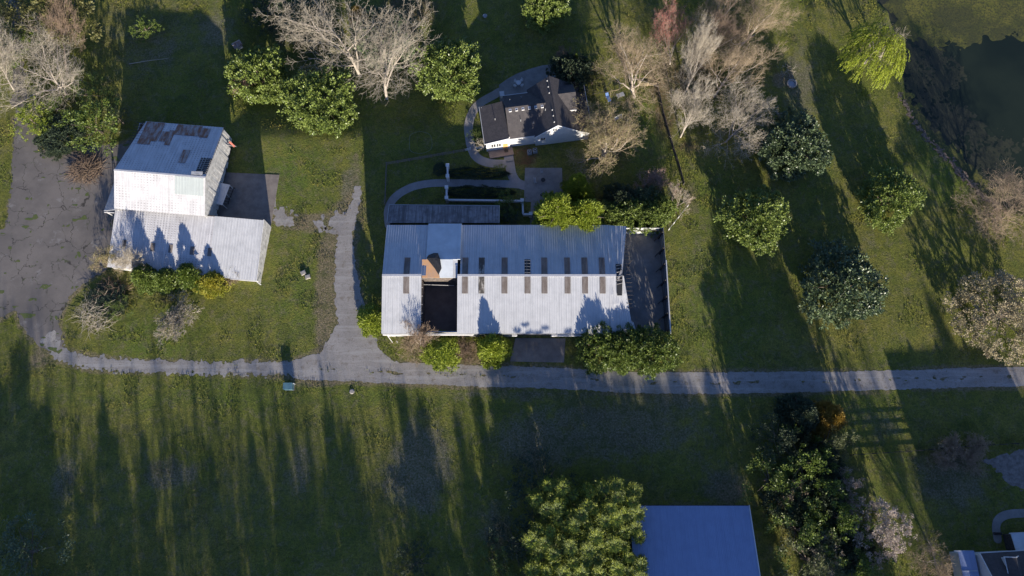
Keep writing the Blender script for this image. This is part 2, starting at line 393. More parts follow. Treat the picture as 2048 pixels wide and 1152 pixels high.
hh = b.math('ADD', b.math('MULTIPLY', fine, 1.0), b.math('MULTIPLY', vf, .5))
M['ground'] = b.fin(x, .95, hh, .9, .35, spec=.1)
M['weed'] = simple('weed_green', (.07,.11,.025), .9, 2, .3, c2=(.14,.14,.05), bs=.6)
b = NB('pond_water'); x = b.mix(b.ramp(b.noise(.05, 4), .35, .65), (.014,.022,.016), (.024,.034,.022))
M['water'] = b.fin(x, .12, b.noise(1.2, 3), .12, .03, spec=.22)
def algae(name, c1, c2, c3):
    b = NB(name); n = b.noise(.4, 6, .75); m = b.noise(2.5, 5, .8)
    q_ = b.noise(.09, 5, .7); x = b.mix(b.ramp(m, .46, .6), b.mix(b.ramp(n, .4, .6), c1, c2), c3); return b.fin(b.mix(b.ramp(q_, .42, .6, 0, .75), x, c3), .8, m, .6, .1)
M['algae'] = algae('yellow_green_algae', (.11,.115,.014), (.17,.155,.025), (.04,.045,.014))
M['algae_brown'] = algae('brown_pond_weed', (.035,.038,.016), (.028,.034,.014), (.02,.024,.014))
M['bank'] = simple('muddy_bank', (.24,.18,.13), .9, 2.5, .45, bs=.5)

# ---------------------------------------------------------------- the ground, water, roads
pond_px = [(1690,-60),(1770,20),(1788,70),(1795,140),(1803,195),(1830,250),(1872,295),(1905,325),(1925,352),(1965,392),(2010,420),(2100,430),(2600,420),(2600,-400),(1690,-400)]
pond = [P(*p) for p in pond_px]; pond_s = [tuple(p[:2]) for p in pond]
def pond_d(X, Y): return poly_sdf(X, Y, pond_s)+fbm(X*.25, Y*.25, 5)*1.6
xs = np.concatenate([-np.geomspace(3000, 135, 14), np.arange(-130, 175, 1.0), np.geomspace(180, 3000, 14)])
ys = np.concatenate([-np.geomspace(3000, 135, 14), np.arange(-130, 115, 1.0), np.geomspace(120, 3000, 14)])
GX, GY = np.meshgrid(xs, ys); pd = pond_d(GX, GY)
GZ = -1.5*np.clip((-pd)/3.0, 0, 1)**.8; GZ = np.where(pd < 0, GZ, 0)+gz(GX, GY)
nx, ny = len(xs), len(ys); V = np.stack([GX, GY, GZ], -1).reshape(-1, 3)
I = np.arange(nx*ny).reshape(ny, nx)
F = np.stack([I[:-1,:-1], I[:-1,1:], I[1:,1:], I[1:,:-1]], -1).reshape(-1, 4)
gm = mesh_arrays('ground', V, F, M['ground'], True)
PAINT = {
 'straw': [(450,980,700,260,.42),(1200,870,420,120,.5),(330,80,260,140,.5),(1650,450,320,260,.24),(600,560,120,160,.36),(300,680,200,50,.36),(840,930,75,110,1),(790,960,45,60,.8),(1230,860,260,90,.75),(1080,880,130,80,.8),(340,950,75,50,.8),(600,930,45,80,.7),(640,760,60,18,.9),(1060,790,300,16,.7),(1700,560,140,120,.35),(1740,480,60,40,.5),
   (1400,520,60,200,.45),(310,100,120,90,.6),(430,60,60,60,.7),(230,60,60,120,.5),(650,600,30,90,.7),(430,740,200,14,.8),(1900,960,110,100,.75),(1760,850,60,60,.6),(1450,970,60,60,.8),(870,260,80,50,.35),(1600,170,50,120,.7),(990,1060,50,90,.7),(700,400,30,90,.9),(1340,800,160,30,.7),(130,960,40,90,.7)],
 'tan': [(600,440,95,14,1),(662,550,30,130,1.3),(640,445,90,20,1.3),(700,430,40,60,.9),(650,660,24,60,.9),(560,430,60,14,.7),(640,770,110,8,.7),(300,722,200,9,.8),(80,710,30,40,.8),(1460,985,32,30,1),(1380,1010,90,7,1),(1380,400,30,60,.6),(1620,690,26,30,.6),(1560,160,24,24,.8),(885,690,100,24,.6),(225,300,110,8,.7),(210,560,40,24,.5),(1390,575,60,26,.35),(790,680,22,14,.5)],
 'lush': [(590,340,70,60,1),(590,570,60,120,.7),(310,680,80,60,.9),(1420,600,80,120,.7),(1620,320,40,90,.8),(1300,250,40,90,1),(1440,400,50,80,.8),(1750,830,60,60,.6),(1590,600,60,60,.4),(560,790,600,30,.5),(1790,960,60,160,.6),(660,150,200,200,.5),(1235,835,22,14,1),(1080,850,30,40,1),(1880,350,70,60,.7)],
 'litter': [(1340,170,55,70,.95),(1400,150,60,90,.7),(1330,230,30,60,.9),(1375,290,40,20,.7),(1480,200,80,80,.5),(1290,310,80,60,.4),(820,20,80,40,.9),(560,60,60,60,.6),(1060,330,40,40,.5),(330,600,60,14,.6),(1640,960,110,200,.6),(900,700,90,20,.9),(1230,300,60,60,.6),(500,250,80,12,.5),(180,350,40,40,.5)],
 'soil': [(1050,312,32,26,1),(1290,725,40,8,.3)],
}
for k, L in PAINT.items():
    a = np.zeros(GX.shape)
    for (cx, cy, rx, ry, s) in L:
        c = P(cx, cy); ex = P(cx+rx, cy); ey = P(cx, cy-ry); ax = ex.x-c.x; ay = ey.y-c.y
        d = ((GX-c.x)/ax)**2+((GY-c.y)/ay)**2
        a = np.maximum(a, s*np.exp(-d*.9))
    at = gm.attributes.new(k, 'FLOAT', 'POINT'); at.data.foreach_set('value', a.astype(np.float32).ravel())
g = link('ground', gm); g['kind'] = 'structure'
# pond
wx = pond_d
sheet('pond_water', lambda X, Y: poly_sdf(X, Y, pond_s)-1.0, (62, 160, 8, 120), 3.0, -.7, M['water'])
def alg1(X, Y):
    base = poly_sdf(X, Y, [tuple(P(*p)[:2]) for p in [(1700,-300),(1775,20),(1800,60),(1850,85),(1900,92),(1960,80),(2010,75),(2100,60),(2500,60),(2500,-300)]])
    e = np.abs(poly_sdf(X, Y, pond_s)); edge = np.where(Y < 45, e-2.5-np.clip((40-Y)*.08, 0, 2.0), 9)
    return np.minimum(base, edge)+fbm(X*.35, Y*.35, 9, 2)*3.0+fbm(X*1.8, Y*1.8, 10, 2)*2.2
sheet('pond_algae', lambda X, Y: np.maximum(alg1(X, Y), poly_sdf(X, Y, pond_s)+.4), (62, 150, 8, 100), .5, -.685, M['algae'], 'stuff', 'yellow green algae mat floating on the dark pond', 'algae')
def alg2(X, Y):
    e = -poly_sdf(X, Y, pond_s)
    return np.maximum(np.maximum(e-12-fbm(X*.12, Y*.12, 3)*8, .3-e), 0)*.3+fbm(X*.35, Y*.35, 20, 2)*.9+fbm(X*2.1, Y*2.1, 21, 2)*1.4-.3
sheet('submerged_pond_weed', lambda X, Y: np.maximum(alg2(X, Y), poly_sdf(X, Y, pond_s)+.6), (62, 125, 6, 95), .28, -.694, M['algae_brown'], 'stuff', 'mottled brown weed along the edge of the pond', 'pond weed')
bl = [tuple(P(*p)[:2]) for p in [(1800,185),(1830,250),(1872,295),(1905,325),(1925,352),(1965,392),(2010,420)]]
sheet('muddy_bank', lambda X, Y: line_sdf(X, Y, bl, [.3,.7,1.0,1.4,1.0,.9,.6])+fbm(X*1.2, Y*1.2, 4)*1.0+fbm(X*2.6, Y*2.6, 6, 2)*1.6, bb(bl), .2, .006, M['bank'])

def pxl(pts, n=6): return smooth_line([tuple(P(*p)[:2]) for p in pts], n)
# roads
main_road = pxl([(2600,745),(2300,750),(2048,753),(1800,759),(1600,764),(1400,766),(1250,764),(1150,758),(1050,754),(960,752),(880,749),(800,746),(720,742),(650,740),(600,738)])
mw = [3.7 if p[0] > 60 else 4.1 for p in main_road]
north = pxl([(722,712),(716,685),(708,650),(697,590),(692,530),(690,480),(700,440),(712,400),(716,350),(712,310)]); nw = list(np.interp(np.arange(len(north)), [0, 6, 12, 24, 30, 36, 48, 54], [7.0, 7.4, 6.4, 4.0, 3.0, 2.4, 1.2, .2]))
west = pxl([(620,738),(560,737),(500,736),(430,737),(360,734),(290,733),(220,729),(165,722),(125,708),(98,685)]); ww = [2.6]*len(west)
flare = [tuple(P(*p)[:2]) for p in [(560,746),(585,722),(640,706),(672,650),(745,650),(752,690),(785,722),(860,736),(830,750),(700,750)]]
def road_f(X, Y):
    n = fbm(X*.3, Y*.3, 1, 2)*.3+fbm(X*2.1, Y*2.1, 2, 2)*.6
    a = line_sdf(X, Y, main_road, mw)+n*.5
    bq = line_sdf(X, Y, north, nw)+n*1.1
    f = poly_sdf(X, Y, flare)+n*.8
    d = np.minimum(np.minimum(a, bq), f)
    # grassy tufts between the wheel tracks
    c = line_sdf(X, Y, main_road, [.5]*len(main_road))
    holes = vnoise(X*.55, Y*1.5, 33)*.6+fbm(X*1.3, Y*2.5, 34, 3)*.35-.5-np.clip(c, 0, 3)*.8
    return np.maximum(d, holes)
sheet('gravel_road', road_f, (-45, 130, -22, 22), .25, .02, M['gravel'])
sheet('gravel_track', lambda X, Y: line_sdf(X, Y, west, ww)+fbm(X*.3, Y*.3, 1, 2)*.3+fbm(X*2.1, Y*2.1, 7, 2)*1.3+.5*(vnoise(X*.9, Y*1.8, 8)-.45), bb(west, 4), .25, .016, M['gravel'])
for nme, pts in (('gravel_patch', [(545,400),(560,415),(590,430),(586,448),(560,450),(545,440)]), ('gravel_patch', [(622,440),(645,432),(652,450),(634,462)]), ('gravel_patch', [(655,430),(700,425),(705,460),(680,470),(658,462)])):
    q = [tuple(P(*p)[:2]) for p in pts]; sheet(nme, lambda X, Y, q=q: poly_sdf(X, Y, q)+fbm(X*1.1, Y*1.1, 2, 4)*2.0, bb(q), .3, .014, M['gravel'])
asp = [tuple(P(*p)[:2]) for p in [(28,235),(72,262),(78,300),(95,300),(140,296),(180,292),(240,288),(300,270),(320,420),(226,440),(222,480),(215,540),(180,560),(140,592),(118,640),(124,680),(130,700),(118,712),(70,690),(42,650),(30,620),(0,640),(-40,640),(-60,560),(-20,480),(12,450),(22,380),(26,300)]]
sheet('asphalt_driveway', lambda X, Y: poly_sdf(X, Y, asp)+fbm(X*.5, Y*.5, 11, 2)*.4+fbm(X*2, Y*2, 12, 2)*.7, bb(asp), .4, .012, M['asphalt'])
lane = pxl([(50,260),(40,215),(36,150),(36,90),(30,20),(20,-60)])
sheet('farm_lane', lambda X, Y: line_sdf(X, Y, lane, [2.4]*len(lane))+fbm(X*.5, Y*.5, 12, 4)*1.6, bb(lane, 3), .4, .008, M['asphalt'])
def weeds(X, Y):
    e = np.abs(poly_sdf(X, Y, asp)); return .78-vnoise(X*.5, Y*1.3, 41)-.3*vnoise(X*2.5, Y*2.5, 42)+np.minimum(poly_sdf(X, Y, asp)*0, 0)+.12*(e > 1.2)
sheet('driveway_weeds', lambda X, Y: np.maximum(weeds(X, Y)+.13, poly_sdf(X, Y, asp)+.3), bb(asp, 0), .4, .024, M['weed'], 'stuff', 'patches of green weed growing through the cracked asphalt', 'weeds')
q = [tuple(P(*p)[:2]) for p in [(95,668),(107,662),(110,676),(100,684)]]
sheet('repair_patch', lambda X, Y: poly_sdf(X, Y, q)+fbm(X*1.3, Y*1.3, 2)*.7, bb(q), .2, .026, M['stone'])

def slab_struct(name, pts, mat, z=.08, world=True):
    mb = MB(); mb.slab([P(a, b_, 0)+Vector((0,0,z)) for a, b_ in pts][::1], z+.05); o = mb.build(name, mat); o['kind'] = 'structure'; return o
def flat(name, fn, bx, mat, z=.03, step=.3): return sheet(name, fn, bx, step, z, mat)
slab_struct('concrete_pad', [(450,345),(425,437),(542,452),(559,350)][::-1], M['conc_brown'])
slab_struct('concrete_apron', [(1031,676),(1020,723),(1128,725),(1131,677)], M['conc_brown'], .06)
slab_struct('patio_slab', [(1050,336),(1048,404),(1126,404),(1124,336)], M['conc'])
slab_struct('patio_walk', [(1062,404.3),(1060,450),(1085,450),(1086,404.3)], M['conc'])
slab_struct('porch_floor', [(975,297),(980,318),(1028,310),(1024,293)], M['brick'], .3)
patio_n = pxl([(985,196),(1000,185)])
q2 = [tuple(P(*p)[:2]) for p in [(1000,204),(998,170),(1015,158),(1035,147),(1060,138),(1085,131),(1108,129),(1110,150),(1098,170),(1098,210),(1040,215)]]
sheet('back_patio', lambda X, Y: poly_sdf(X, Y, q2), bb(q2), .25, .075, M['conc'])
walk = pxl([(1000,183),(985,192),(965,203),(950,217),(941,235),(937,255),(939,275),(943,295),(951,312),(965,322),(985,327),(1010,328)])
sheet('curved_walk', lambda X, Y: np.maximum(line_sdf(X, Y, walk, [1.9]*len(walk)), -(poly_sdf(X, Y, q2)-.02)), bb(walk, 3), .2, .05, M['conc_path'])
w2 = pxl([(778,450),(776,425),(782,405),(798,388),(825,374),(860,367),(900,366),(960,367),(1010,368),(1050,370)])
sheet('garden_path', lambda X, Y: line_sdf(X, Y, w2, [1.7]*len(w2)), bb(w2, 2), .2, .045, M['conc_path'])
w3 = pxl([(1017,312),(1020,330),(1024,350),(1035,366),(1052,372)])
sheet('front_walk', lambda X, Y: line_sdf(X, Y, w3, [2.0]*len(w3)), bb(w3, 2), .2, .055, M['conc_path'])
w4 = pxl([(2120,1024),(2060,1026),(2020,1028),(2000,1036),(1992,1052),(1995,1078)])
sheet('curved_drive_walk', lambda X, Y: line_sdf(X, Y, w4, [1.5]*len(w4)), bb(w4, 2), .2, .045, M['conc'])
q4 = [tuple(P(*p)[:2]) for p in [(1965,920),(2010,905),(2100,895),(2200,920),(2150,990),(2040,980),(2000,950)]]
sheet('gravel_turnaround', lambda X, Y: poly_sdf(X, Y, q4)+fbm(X*.4, Y*.4, 5, 2)*.7+fbm(X*2, Y*2, 6, 2)*.8, bb(q4), .25, .015, M['dirt_gravel'])

# ---------------------------------------------------------------- main barn
def zroof(y, y0, z0, y1, z1): return z0+(z1-z0)*(y-y0)/(y1-y0)
XW, XE, YS, YN, YR, ZE, ZR = -24.7, 22.4, -10.25, 11.5, .55, 5.1, 7.15
bx0, bx1 = P(843,610,5.5).x, P(915,610,5.5).x         # open bay
cx0, cx1 = P(855,500,5.8).x, P(922,500,5.8).x         # membrane roof
barn = thing('long_barn', 'long white ribbed metal barn with an open roof bay and brown skylight strips', 'barn', (0, 0, 0))
zs = lambda y: zroof(y, YS, ZE, YR, ZR)
zn = lambda y: zroof(y, YN, ZE, YR, ZR)
for (a, b_, sg, j) in ((XW, bx0, 0, 0), (bx1, 18.6, 0, 0)):
    ribbed((a, YS, ZE), (b_, YS, ZE), (b_, YR, ZR), (a, YR, ZR), .45, .035).build('roof_panel', M['roof_white'], barn)
ribbed((18.6, YS, ZE), (22.9, YS+.9, ZE-.3), (21.3, YR, ZR-.25), (18.6, YR, ZR), .45, .05, rows=6, sag=.14).build('sagging_roof_panel', M['roof_white'], barn)
ribbed((22.6, YS+.7, ZE-.2), (23.6, YS+1.0, ZE-1.0), (23.2, YS+2.3, ZE-.8), (22.5, YS+2.6, ZE-.05), .45, .05, rows=4, sag=.1).build('bent_roof_sheet', M['roof_white'], barn)
for (a, b_) in ((XW, cx0), (cx1, 18.6)):
    ribbed((b_, YN, ZE), (a, YN, ZE), (a, YR, ZR), (b_, YR, ZR), .45, .035).build('roof_panel', M['roof_white'], barn)
ribbed((22.6, YN-.2, ZE-.25), (18.6, YN, ZE), (18.6, YR, ZR), (21.0, YR, ZR-.2), .45, .05, rows=6, sag=.1).build('sagging_roof_panel', M['roof_white'], barn)
MB().beam((XW, YR, ZR+.09), (bx0, YR, ZR+.09), .45, .06).beam((bx1, YR, ZR+.09), (19.8, YR, ZR+.02), .45, .06).build('ridge_cap', M['white'], barn)
for px in (813, 930, 963, 1009, 1055, 1089, 1135, 1170, 1205):
    x = P(px, 570, 6.6).x; w = .56; y0 = P(px, 588, 6.2).y; y1 = YR-.3
    dz = .085
    o = ribbed((x-w, y0, zs(y0)+dz), (x+w, y0, zs(y0)+dz), (x+w, y1, zs(y1)+dz), (x-w, y1, zs(y1)+dz), .28, .03, t=.02)
    o.build('skylight', M['skylight_grey' if px == 963 else 'skylight'], barn)
    yt = P(px, 516, 6.2).y; y1 = YR+.3
    if px == 1055:
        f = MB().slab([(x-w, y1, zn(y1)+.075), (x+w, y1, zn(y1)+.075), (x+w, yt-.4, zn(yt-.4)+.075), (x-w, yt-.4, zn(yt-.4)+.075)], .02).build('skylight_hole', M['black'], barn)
        m = MB()
        for k in range(5): yy = y1+.25+k*(yt-.9-y1)/4; m.beam((x-w, yy, zn(yy)+.11), (x+w, yy, zn(yy)+.11), .07, .05)
        m.beam((x-.1, y1, zn(y1)+.12), (x-.1, yt-.4, zn(yt-.4)+.12), .06, .05).build('rafters', M['purlin'], barn); continue
    ribbed((x+w, yt, zn(yt)+dz), (x-w, yt, zn(yt)+dz), (x-w, y1, zn(y1)+dz), (x+w, y1, zn(y1)+dz), .28, .03, t=.02).build('skylight', M['skylight_grey' if px == 963 else 'skylight'], barn)
# torn hole by the east end
hx0, hx1 = P(1233,560,6.6).x, P(1243,560,6.6).x
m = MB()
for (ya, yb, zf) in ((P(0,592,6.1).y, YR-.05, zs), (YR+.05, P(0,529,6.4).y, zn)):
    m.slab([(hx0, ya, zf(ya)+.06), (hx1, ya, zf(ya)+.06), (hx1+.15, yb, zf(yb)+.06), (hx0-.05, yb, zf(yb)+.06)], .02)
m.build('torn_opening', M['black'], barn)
m = MB()
for k, py in enumerate((533, 540, 547, 556, 563, 570)):
    y = P(0, py, 6.5).y; z = (zn(y) if y > YR else zs(y))+.16; m.beam((hx0-.05, y, z), (hx1+.1, y+.25, z+.02), .1, .07)
m.beam((hx0+.2, YR-.8, zs(YR-.8)+.2), (hx1, YR+1.0, zn(YR+1)+.3), .35, .04).build('exposed_purlins', M['purlin'], barn)
rg = random.Random(4)
for k in range(22):
    y = YN-.5-k*.78
    if y < YS+4: break
    z = (zn(y) if y > YR else zs(y))-.35; MB().beam((21.8, y, z+.05), (22.72+.2*(k > 14)+rg.uniform(-.12,.06), y, z-.02), .07, .1).build('purlin', M['dark_wood'], barn)
# patched bay roof
YP = P(890,519,6.9).y; ZP = 7.0
m = MB().slab([(cx0-.05, YN+.25, ZE+.15), (cx0-.05, YP, ZP), (cx1-.0, YP, ZP), (cx1-.0, YN+.25, ZE+.15)][::1], .18); m.build('membrane_roof', M['membrane'], barn)
MB().slab([(cx1-.55, YN+.2, ZE+.3), (cx1-.55, YP, ZP+.14), (cx1-.0, YP, ZP+.14), (cx1-.0, YN+.2, ZE+.3)], .12).build('roof_edge', M['membrane'], barn)
pz = ZP-.7
mx = P(880,535,6.5).x
MB().slab([(mx, YR-.2, pz), (bx1-.9, YR-.2, pz), (bx1-.9, YP-.02, ZP-.02), (mx-.6, YP-.02, ZP-.02)], .1).build('membrane_slope', M['membrane'], barn)
MB().slab([(bx1-.88, YR-.2, pz), (bx1-.05, YR-.2, pz), (bx1-.05, YP+.3, ZP-.06), (bx1-.88, YP+.3, ZP-.06)], .1).build('side_slope', M['roof_white'], barn)
MB().slab([(bx0, YR-.2, pz), (mx-.02, YR-.2, pz), (mx-.62, YP-.02, ZP-.02), (bx0, YP-.02, ZP-.02)], .1).build('plywood_sheet', M['plywood'], barn)
# tarp, lies on the roof: thing of its own
tp = [(a, b_, z-.1) for a, b_, z in [(853,516,7.4),(857,510,7.5),(867,506,7.55),(876,506,7.5),(880,517,7.35),(883,536,6.95),(877,549,6.8),(869,536,7.1)]]
tv = [P(*p) for p in tp]; c = P(869,516,7.9); V = tv+[c]+[p-Vector((0,0,.25)) for p in tv]; n = len(tv)
mb = MB(); mb.add(V, [(i, (i+1) % n, n) for i in range(n)]+[(i, n+1+i, n+1+(i+1) % n, (i+1) % n) for i in range(n)])
t = thing('black_tarp', 'crumpled black tarp peeled back over the patched barn roof', 'tarp', tuple(P(868,530,6.8)))
mb.build('tarp_sheet', M['tarp'], t, True)
MB().beam(P(870,508,7.7), P(876,545,7.0), .07, .05).beam(P(857,511,7.55), P(880,520,7.5), .07, .05).beam(P(862,516,7.7), P(868,530,7.3), .06, .06).build('tarp_fold', M['black'], t, True)
# walls
def wl(name, pts, n, t_, mat, par): return MB().wall(pts, n, t_).build(name, mat, par)
dx0, dx1 = P(1033,676,0).x, P(1101,676,0).x
yw = YS+.35
MB().box(XW+.3, dx0, yw, yw+.12, 0, ZE-.22).box(dx1, 22.2, yw, yw+.12, 0, ZE-.22).box(dx0, dx1, yw, yw+.12, 3.7, ZE-.22).build('south_wall', M['white_old'], barn)
MB().beam((XW+.1, YS-.02, ZE-.22), (18.4, YS-.02, ZE-.22), .12, .3).build('gutter', M['greymetal'], barn)
MB().box(XW+.3, 18.6, YN-.5, YN-.38, 0, ZE-.22).build('north_wall', M['white_old'], barn)
wl('west_wall', [(XW+.3, yw, 0), (XW+.3, YN-.4, 0), (XW+.3, YN-.4, ZE-.2), (XW+.3, YR, ZR-.2), (XW+.3, yw, ZE-.2)], (1,0,0), .12, M['white_old'], barn)
for xx, nme in ((bx0-.15, 'bay_wall'), (bx1+.05, 'bay_wall')):
    wl(nme, [(xx, yw+.2, 0), (xx, YR-.3, 0), (xx, YR-.3, ZR-.25), (xx, yw+.2, ZE-.1)], (1,0,0), .1, M['boards'], barn)
MB().box(bx0, bx1, YR+.0, YR+.1, 0, pz-.15).build('bay_wall', M['boards'], barn)
for k in range(7): y = YS+.6+k*1.6; MB().beam((bx0-.02, y, zs(y)-.12), (bx0+.28, y, zs(y)-.1), .12, .1).build('joist_end', M['purlin'], barn)
MB().tube(P(846,569,3), P(908,571,3), .07).build('cross_pipe', M['greymetal'], barn)
MB().tube(P(882,552,4), P(886,559,3.5), .05).build('hanging_strip', M['dark_wood'], barn)
MB().beam((P(1024,676,0).x, YS-.1, 3.8), (P(1034,676,0).x, YS-.1, 3.8), .35, .9).build('door_jamb', M['white'], barn)
MB().beam((P(1101,676,0).x, YS-.22, 4.1), (P(1161,678,0).x, YS-.22, 4.1), .3, .75).build('sliding_door', M['white'], barn)
MB().beam((XW+.2, YS-.16, 4.5), (bx1+3, YS-.16, 4.5), .16, .55).build('eave_board', M['white'], barn)
MB().tube((XW+.9, YS-.1, 4.7), (XW+1.3, YS-.8, .2), .06).build('downpipe', M['white'], barn)
MB().box(XW+.6, 22.3, YS+.6, YN-.6, .005, .05).build('floor_slab', M['conc_dark'], barn)
# north lean-to
ribbed((-24.7, 12.15, 4.6), (-24.7, 16.4, 3.3), (-2.6, 16.2, 3.3), (-2.6, 12.15, 4.6), .3, .05).build('lean_roof', M['roof_grey'], barn)
MB().box(-24.5, -2.8, 16.0, 16.1, 0, 3.1).box(-24.5, -24.4, 12, 16, 0, 3.2).box(-2.9, -2.8, 12, 16, 0, 3.2).build('lean_wall', M['boards'], barn)
m = MB().beam((-24.78, 12.1, 4.7), (-24.78, 16.5, 3.38), .12, .16).beam((-2.55, 12.1, 4.7), (-2.55, 16.3, 3.38), .12, .16).beam((-24.8, 16.5, 3.33), (-2.5, 16.28, 3.33), .12, .14); m.build('lean_trim', M['greymetal'], barn)
# walled yard
yard = thing('yard_wall', 'tall ribbed metal wall with dark posts round the roofless concrete yard', 'wall', (30.1, 0, 0))
ribz = lambda a, b_, n_: None
def wallsheet(A, B, h, dep, pitch=.45):
    A = Vector(A); B = Vector(B); d = (B-A); L = d.length; d.normalize(); nrm = Vector((-d.y, d.x, 0)); n = int(L/pitch); mb = MB(); V = []; F = []
    for i in range(n+1):
        for a, k in ((0, 0), (.5, 0), (.62, 1), (.88, 1)):
            p = A+d*min(L, (i+a)*L/n) if i < n else B; V += [p+nrm*k*dep, p+nrm*k*dep+Vector((0,0,h))]
    for i in range(len(V)//2-1): F.append((2*i, 2*i+2, 2*i+3, 2*i+1))
    mb.add(V, F); mb.beam(A+Vector((0,0,h/2))-nrm*.02, B+Vector((0,0,h/2))-nrm*.02, .04, h); return mb
wallsheet((30.15, -10.0, 0), (30.05, 11.4, 0), 4.2, .05).build('east_panel', M['porch_metal'], yard, True)
wallsheet((22.5, 11.45, 0), (30.0, 11.45, 0), 3.6, .05).build('north_panel', M['roof_white'], yard, True)
for k in range(7):
    y = -9.4+k*3.3
    MB().box(29.75, 29.98, y-.12, y+.12, 0, 4.25).build('post', M['dark_wood'], yard, True)
    MB().beam((29.85, y, 4.1), (29.0, y-.5, .1), .12, .14).build('brace', M['dark_wood'], yard, True)
for z in (.9, 2.2, 3.5): MB().box(29.98, 30.04, -9.9, 11.3, z-.08, z+.08).build('rail', M['dark_wood'], yard, True)
MB().box(30.12, 30.3, -10.1, 4.5, 3.0, 4.3).build('white_cap', M['white'], yard, True)
MB().beam((24.2, 11.2, 3.3), (26.8, 11.2, 2.2), .12, .12).beam((26.6, 11.2, 3.2), (29.8, 10.9, 3.4), .12, .12).build('loose_rail', M['dark_wood'], yard, True)
mb = MB(); mb.slab([Vector((22.4,-10.0,.06)), Vector((30.1,-10.0,.06)), Vector((30.1,11.4,.06)), Vector((22.4,11.4,.06))], .1); o = mb.build('yard_floor', M['conc']); o['kind'] = 'structure'
t = thing('leaning_pole', 'thin dark pole leaning in the roofless concrete yard', 'pole', tuple(P(1258,530,0)))
MB().tube(P(1256,533,.1), P(1263,520,1.6), .06).build('pole_shaft', M['dark_wood'], t, True)

# ---------------------------------------------------------------- west barn (own frame, turned 5 degrees)
wb = thing('hay_barn', 'tall white barn with rust stains on its rear roof slope and peeling gable boards', 'barn', tuple(P(438,434,0)), R(-5))
nE, rE, sE = 5.6, 9.0, 6.0; v0, vr, v1 = -2.1, 4.8, 17.4; u0, u1 = -18.0, 0.1
ribbed((u0, v0, sE), (u1, v0, sE), (u1, vr, rE), (u0, vr, rE), .55, .04, rows=3, sag=.02).build('south_roof', M['roof_old'], wb)
ribbed((u1-.3, v1, nE), (u0+1.7, v1, nE), (u0, vr, rE), (u1, vr, rE), .55, .04, rows=3, sag=.03).build('north_roof', M['roof_old'], wb)
zz = lambda v: zroof(v, v1, nE, vr, rE)
def patchN(a, b_, va, vb, mt, nm='rusty_panel', dz=.07):
    ribbed((b_, vb, zz(vb)+dz), (a, vb, zz(vb)+dz), (a, va, zz(va)+dz), (b_, va, zz(va)+dz), .55, .04, t=.015).build(nm, mt, wb)
for a, b_, va, vb in ((-16.0, -13.4, 11.6, 17.3), (-13.4, -12.2, 12.5, 17.3), (-9.6, -4.4, 14.6, 17.3), (-10.6, -9.5, 11.8, 15.6), (-4.3, -2.6, 14.4, 16.8), (-6.3, -4.9, 7.8, 11.0), (-12.0, -10.7, 12.6, 15.2)):
    patchN(a, b_, va, vb, M['rust'])
ribbed((-5.9, 1.4, 7.57+.06), (-.2, 1.4, 7.57+.06), (-.2, 4.6, 8.93+.04), (-5.9, 4.6, 8.93+.04), .55, .04).build('repair_sheet', M['roof_repair'], wb)
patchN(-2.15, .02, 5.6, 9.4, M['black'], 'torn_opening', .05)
m = MB()
for k in range(8): y = 5.8+k*.45; m.beam((-2.1, y, zz(y)+.12), (0, y, zz(y)+.12), .09, .07)
m.beam((-1.1, 5.6, zz(5.6)+.15), (-1.1, 9.3, zz(9.3)+.15), .08, .06).build('exposed_purlins', M['purlin'], wb)
m = MB()
for k in range(9): y = 11.5+k*.68; m.beam((-18.1, y, zz(y)-.05), (-16.0, y, zz(y)-.05), .1, .09)
m.beam((-17.3, 11.3, zz(11.3)-.1), (-16.9, v1, nE-.1), .1, .1).build('bare_rafters', M['dark_wood'], wb)
MB().beam((u0, vr, rE+.06), (u1, vr, rE+.06), .35, .05).build('ridge_cap', M['white'], wb)
MB().beam((-2.8, 5.5, 9.0), (-.6, 5.6, 9.05), .7, .1).build('loose_sheet', M['white_old'], wb)
wl('east_gable', [(u1-.35, v0+.2, 1.6), (u1-.35, v1-.3, 1.6), (u1-.35, v1-.3, nE-.1), (u1-.35, vr, rE-.12), (u1-.35, v0+.2, sE-.1)], (1,0,0), .12, M['white_old'], wb)
rg = random.Random(7)
for k in range(26):
    v = v0+.6+k*.72; zt = (zroof(v, v0, sE, vr, rE) if v < vr else zz(v))-.2; h0 = 1.2+rg.uniform(-.3,.6)
    if 15.6 < v < 16.2: continue
    tl = rg.uniform(0, .22)
    MB().beam((u1-.14+tl, v+rg.uniform(-.06,.06), h0), (u1-.1, v, zt), .69, .05, (1,0,0)).build('gable_board', M['white_old'], wb)
wl('east_base_wall', [(u1-.6, v0+.2, 0), (u1-.6, v1-.3, 0), (u1-.6, v1-.3, 1.7), (u1-.6, v0+.2, 1.7)], (1,0,0), .1, M['dark_wood'], wb)
MB().box(u0+.4, u1-.8, v1-.5, v1-.4, 0, nE-.2).box(u0+.3, u0+.4, v0, v1-.4, 0, 5.4).build('barn_wall', M['white_old'], wb)
MB().beam((.4, 15.5, 3.2), (1.0, 15.1, 1.8), .4, .1).build('red_board', M['redpaint'], wb)
MB().beam((.2, 14.6, 3.6), (.9, 15.6, 1.2), .5, .06).build('leaning_board', M['white_old'], wb)
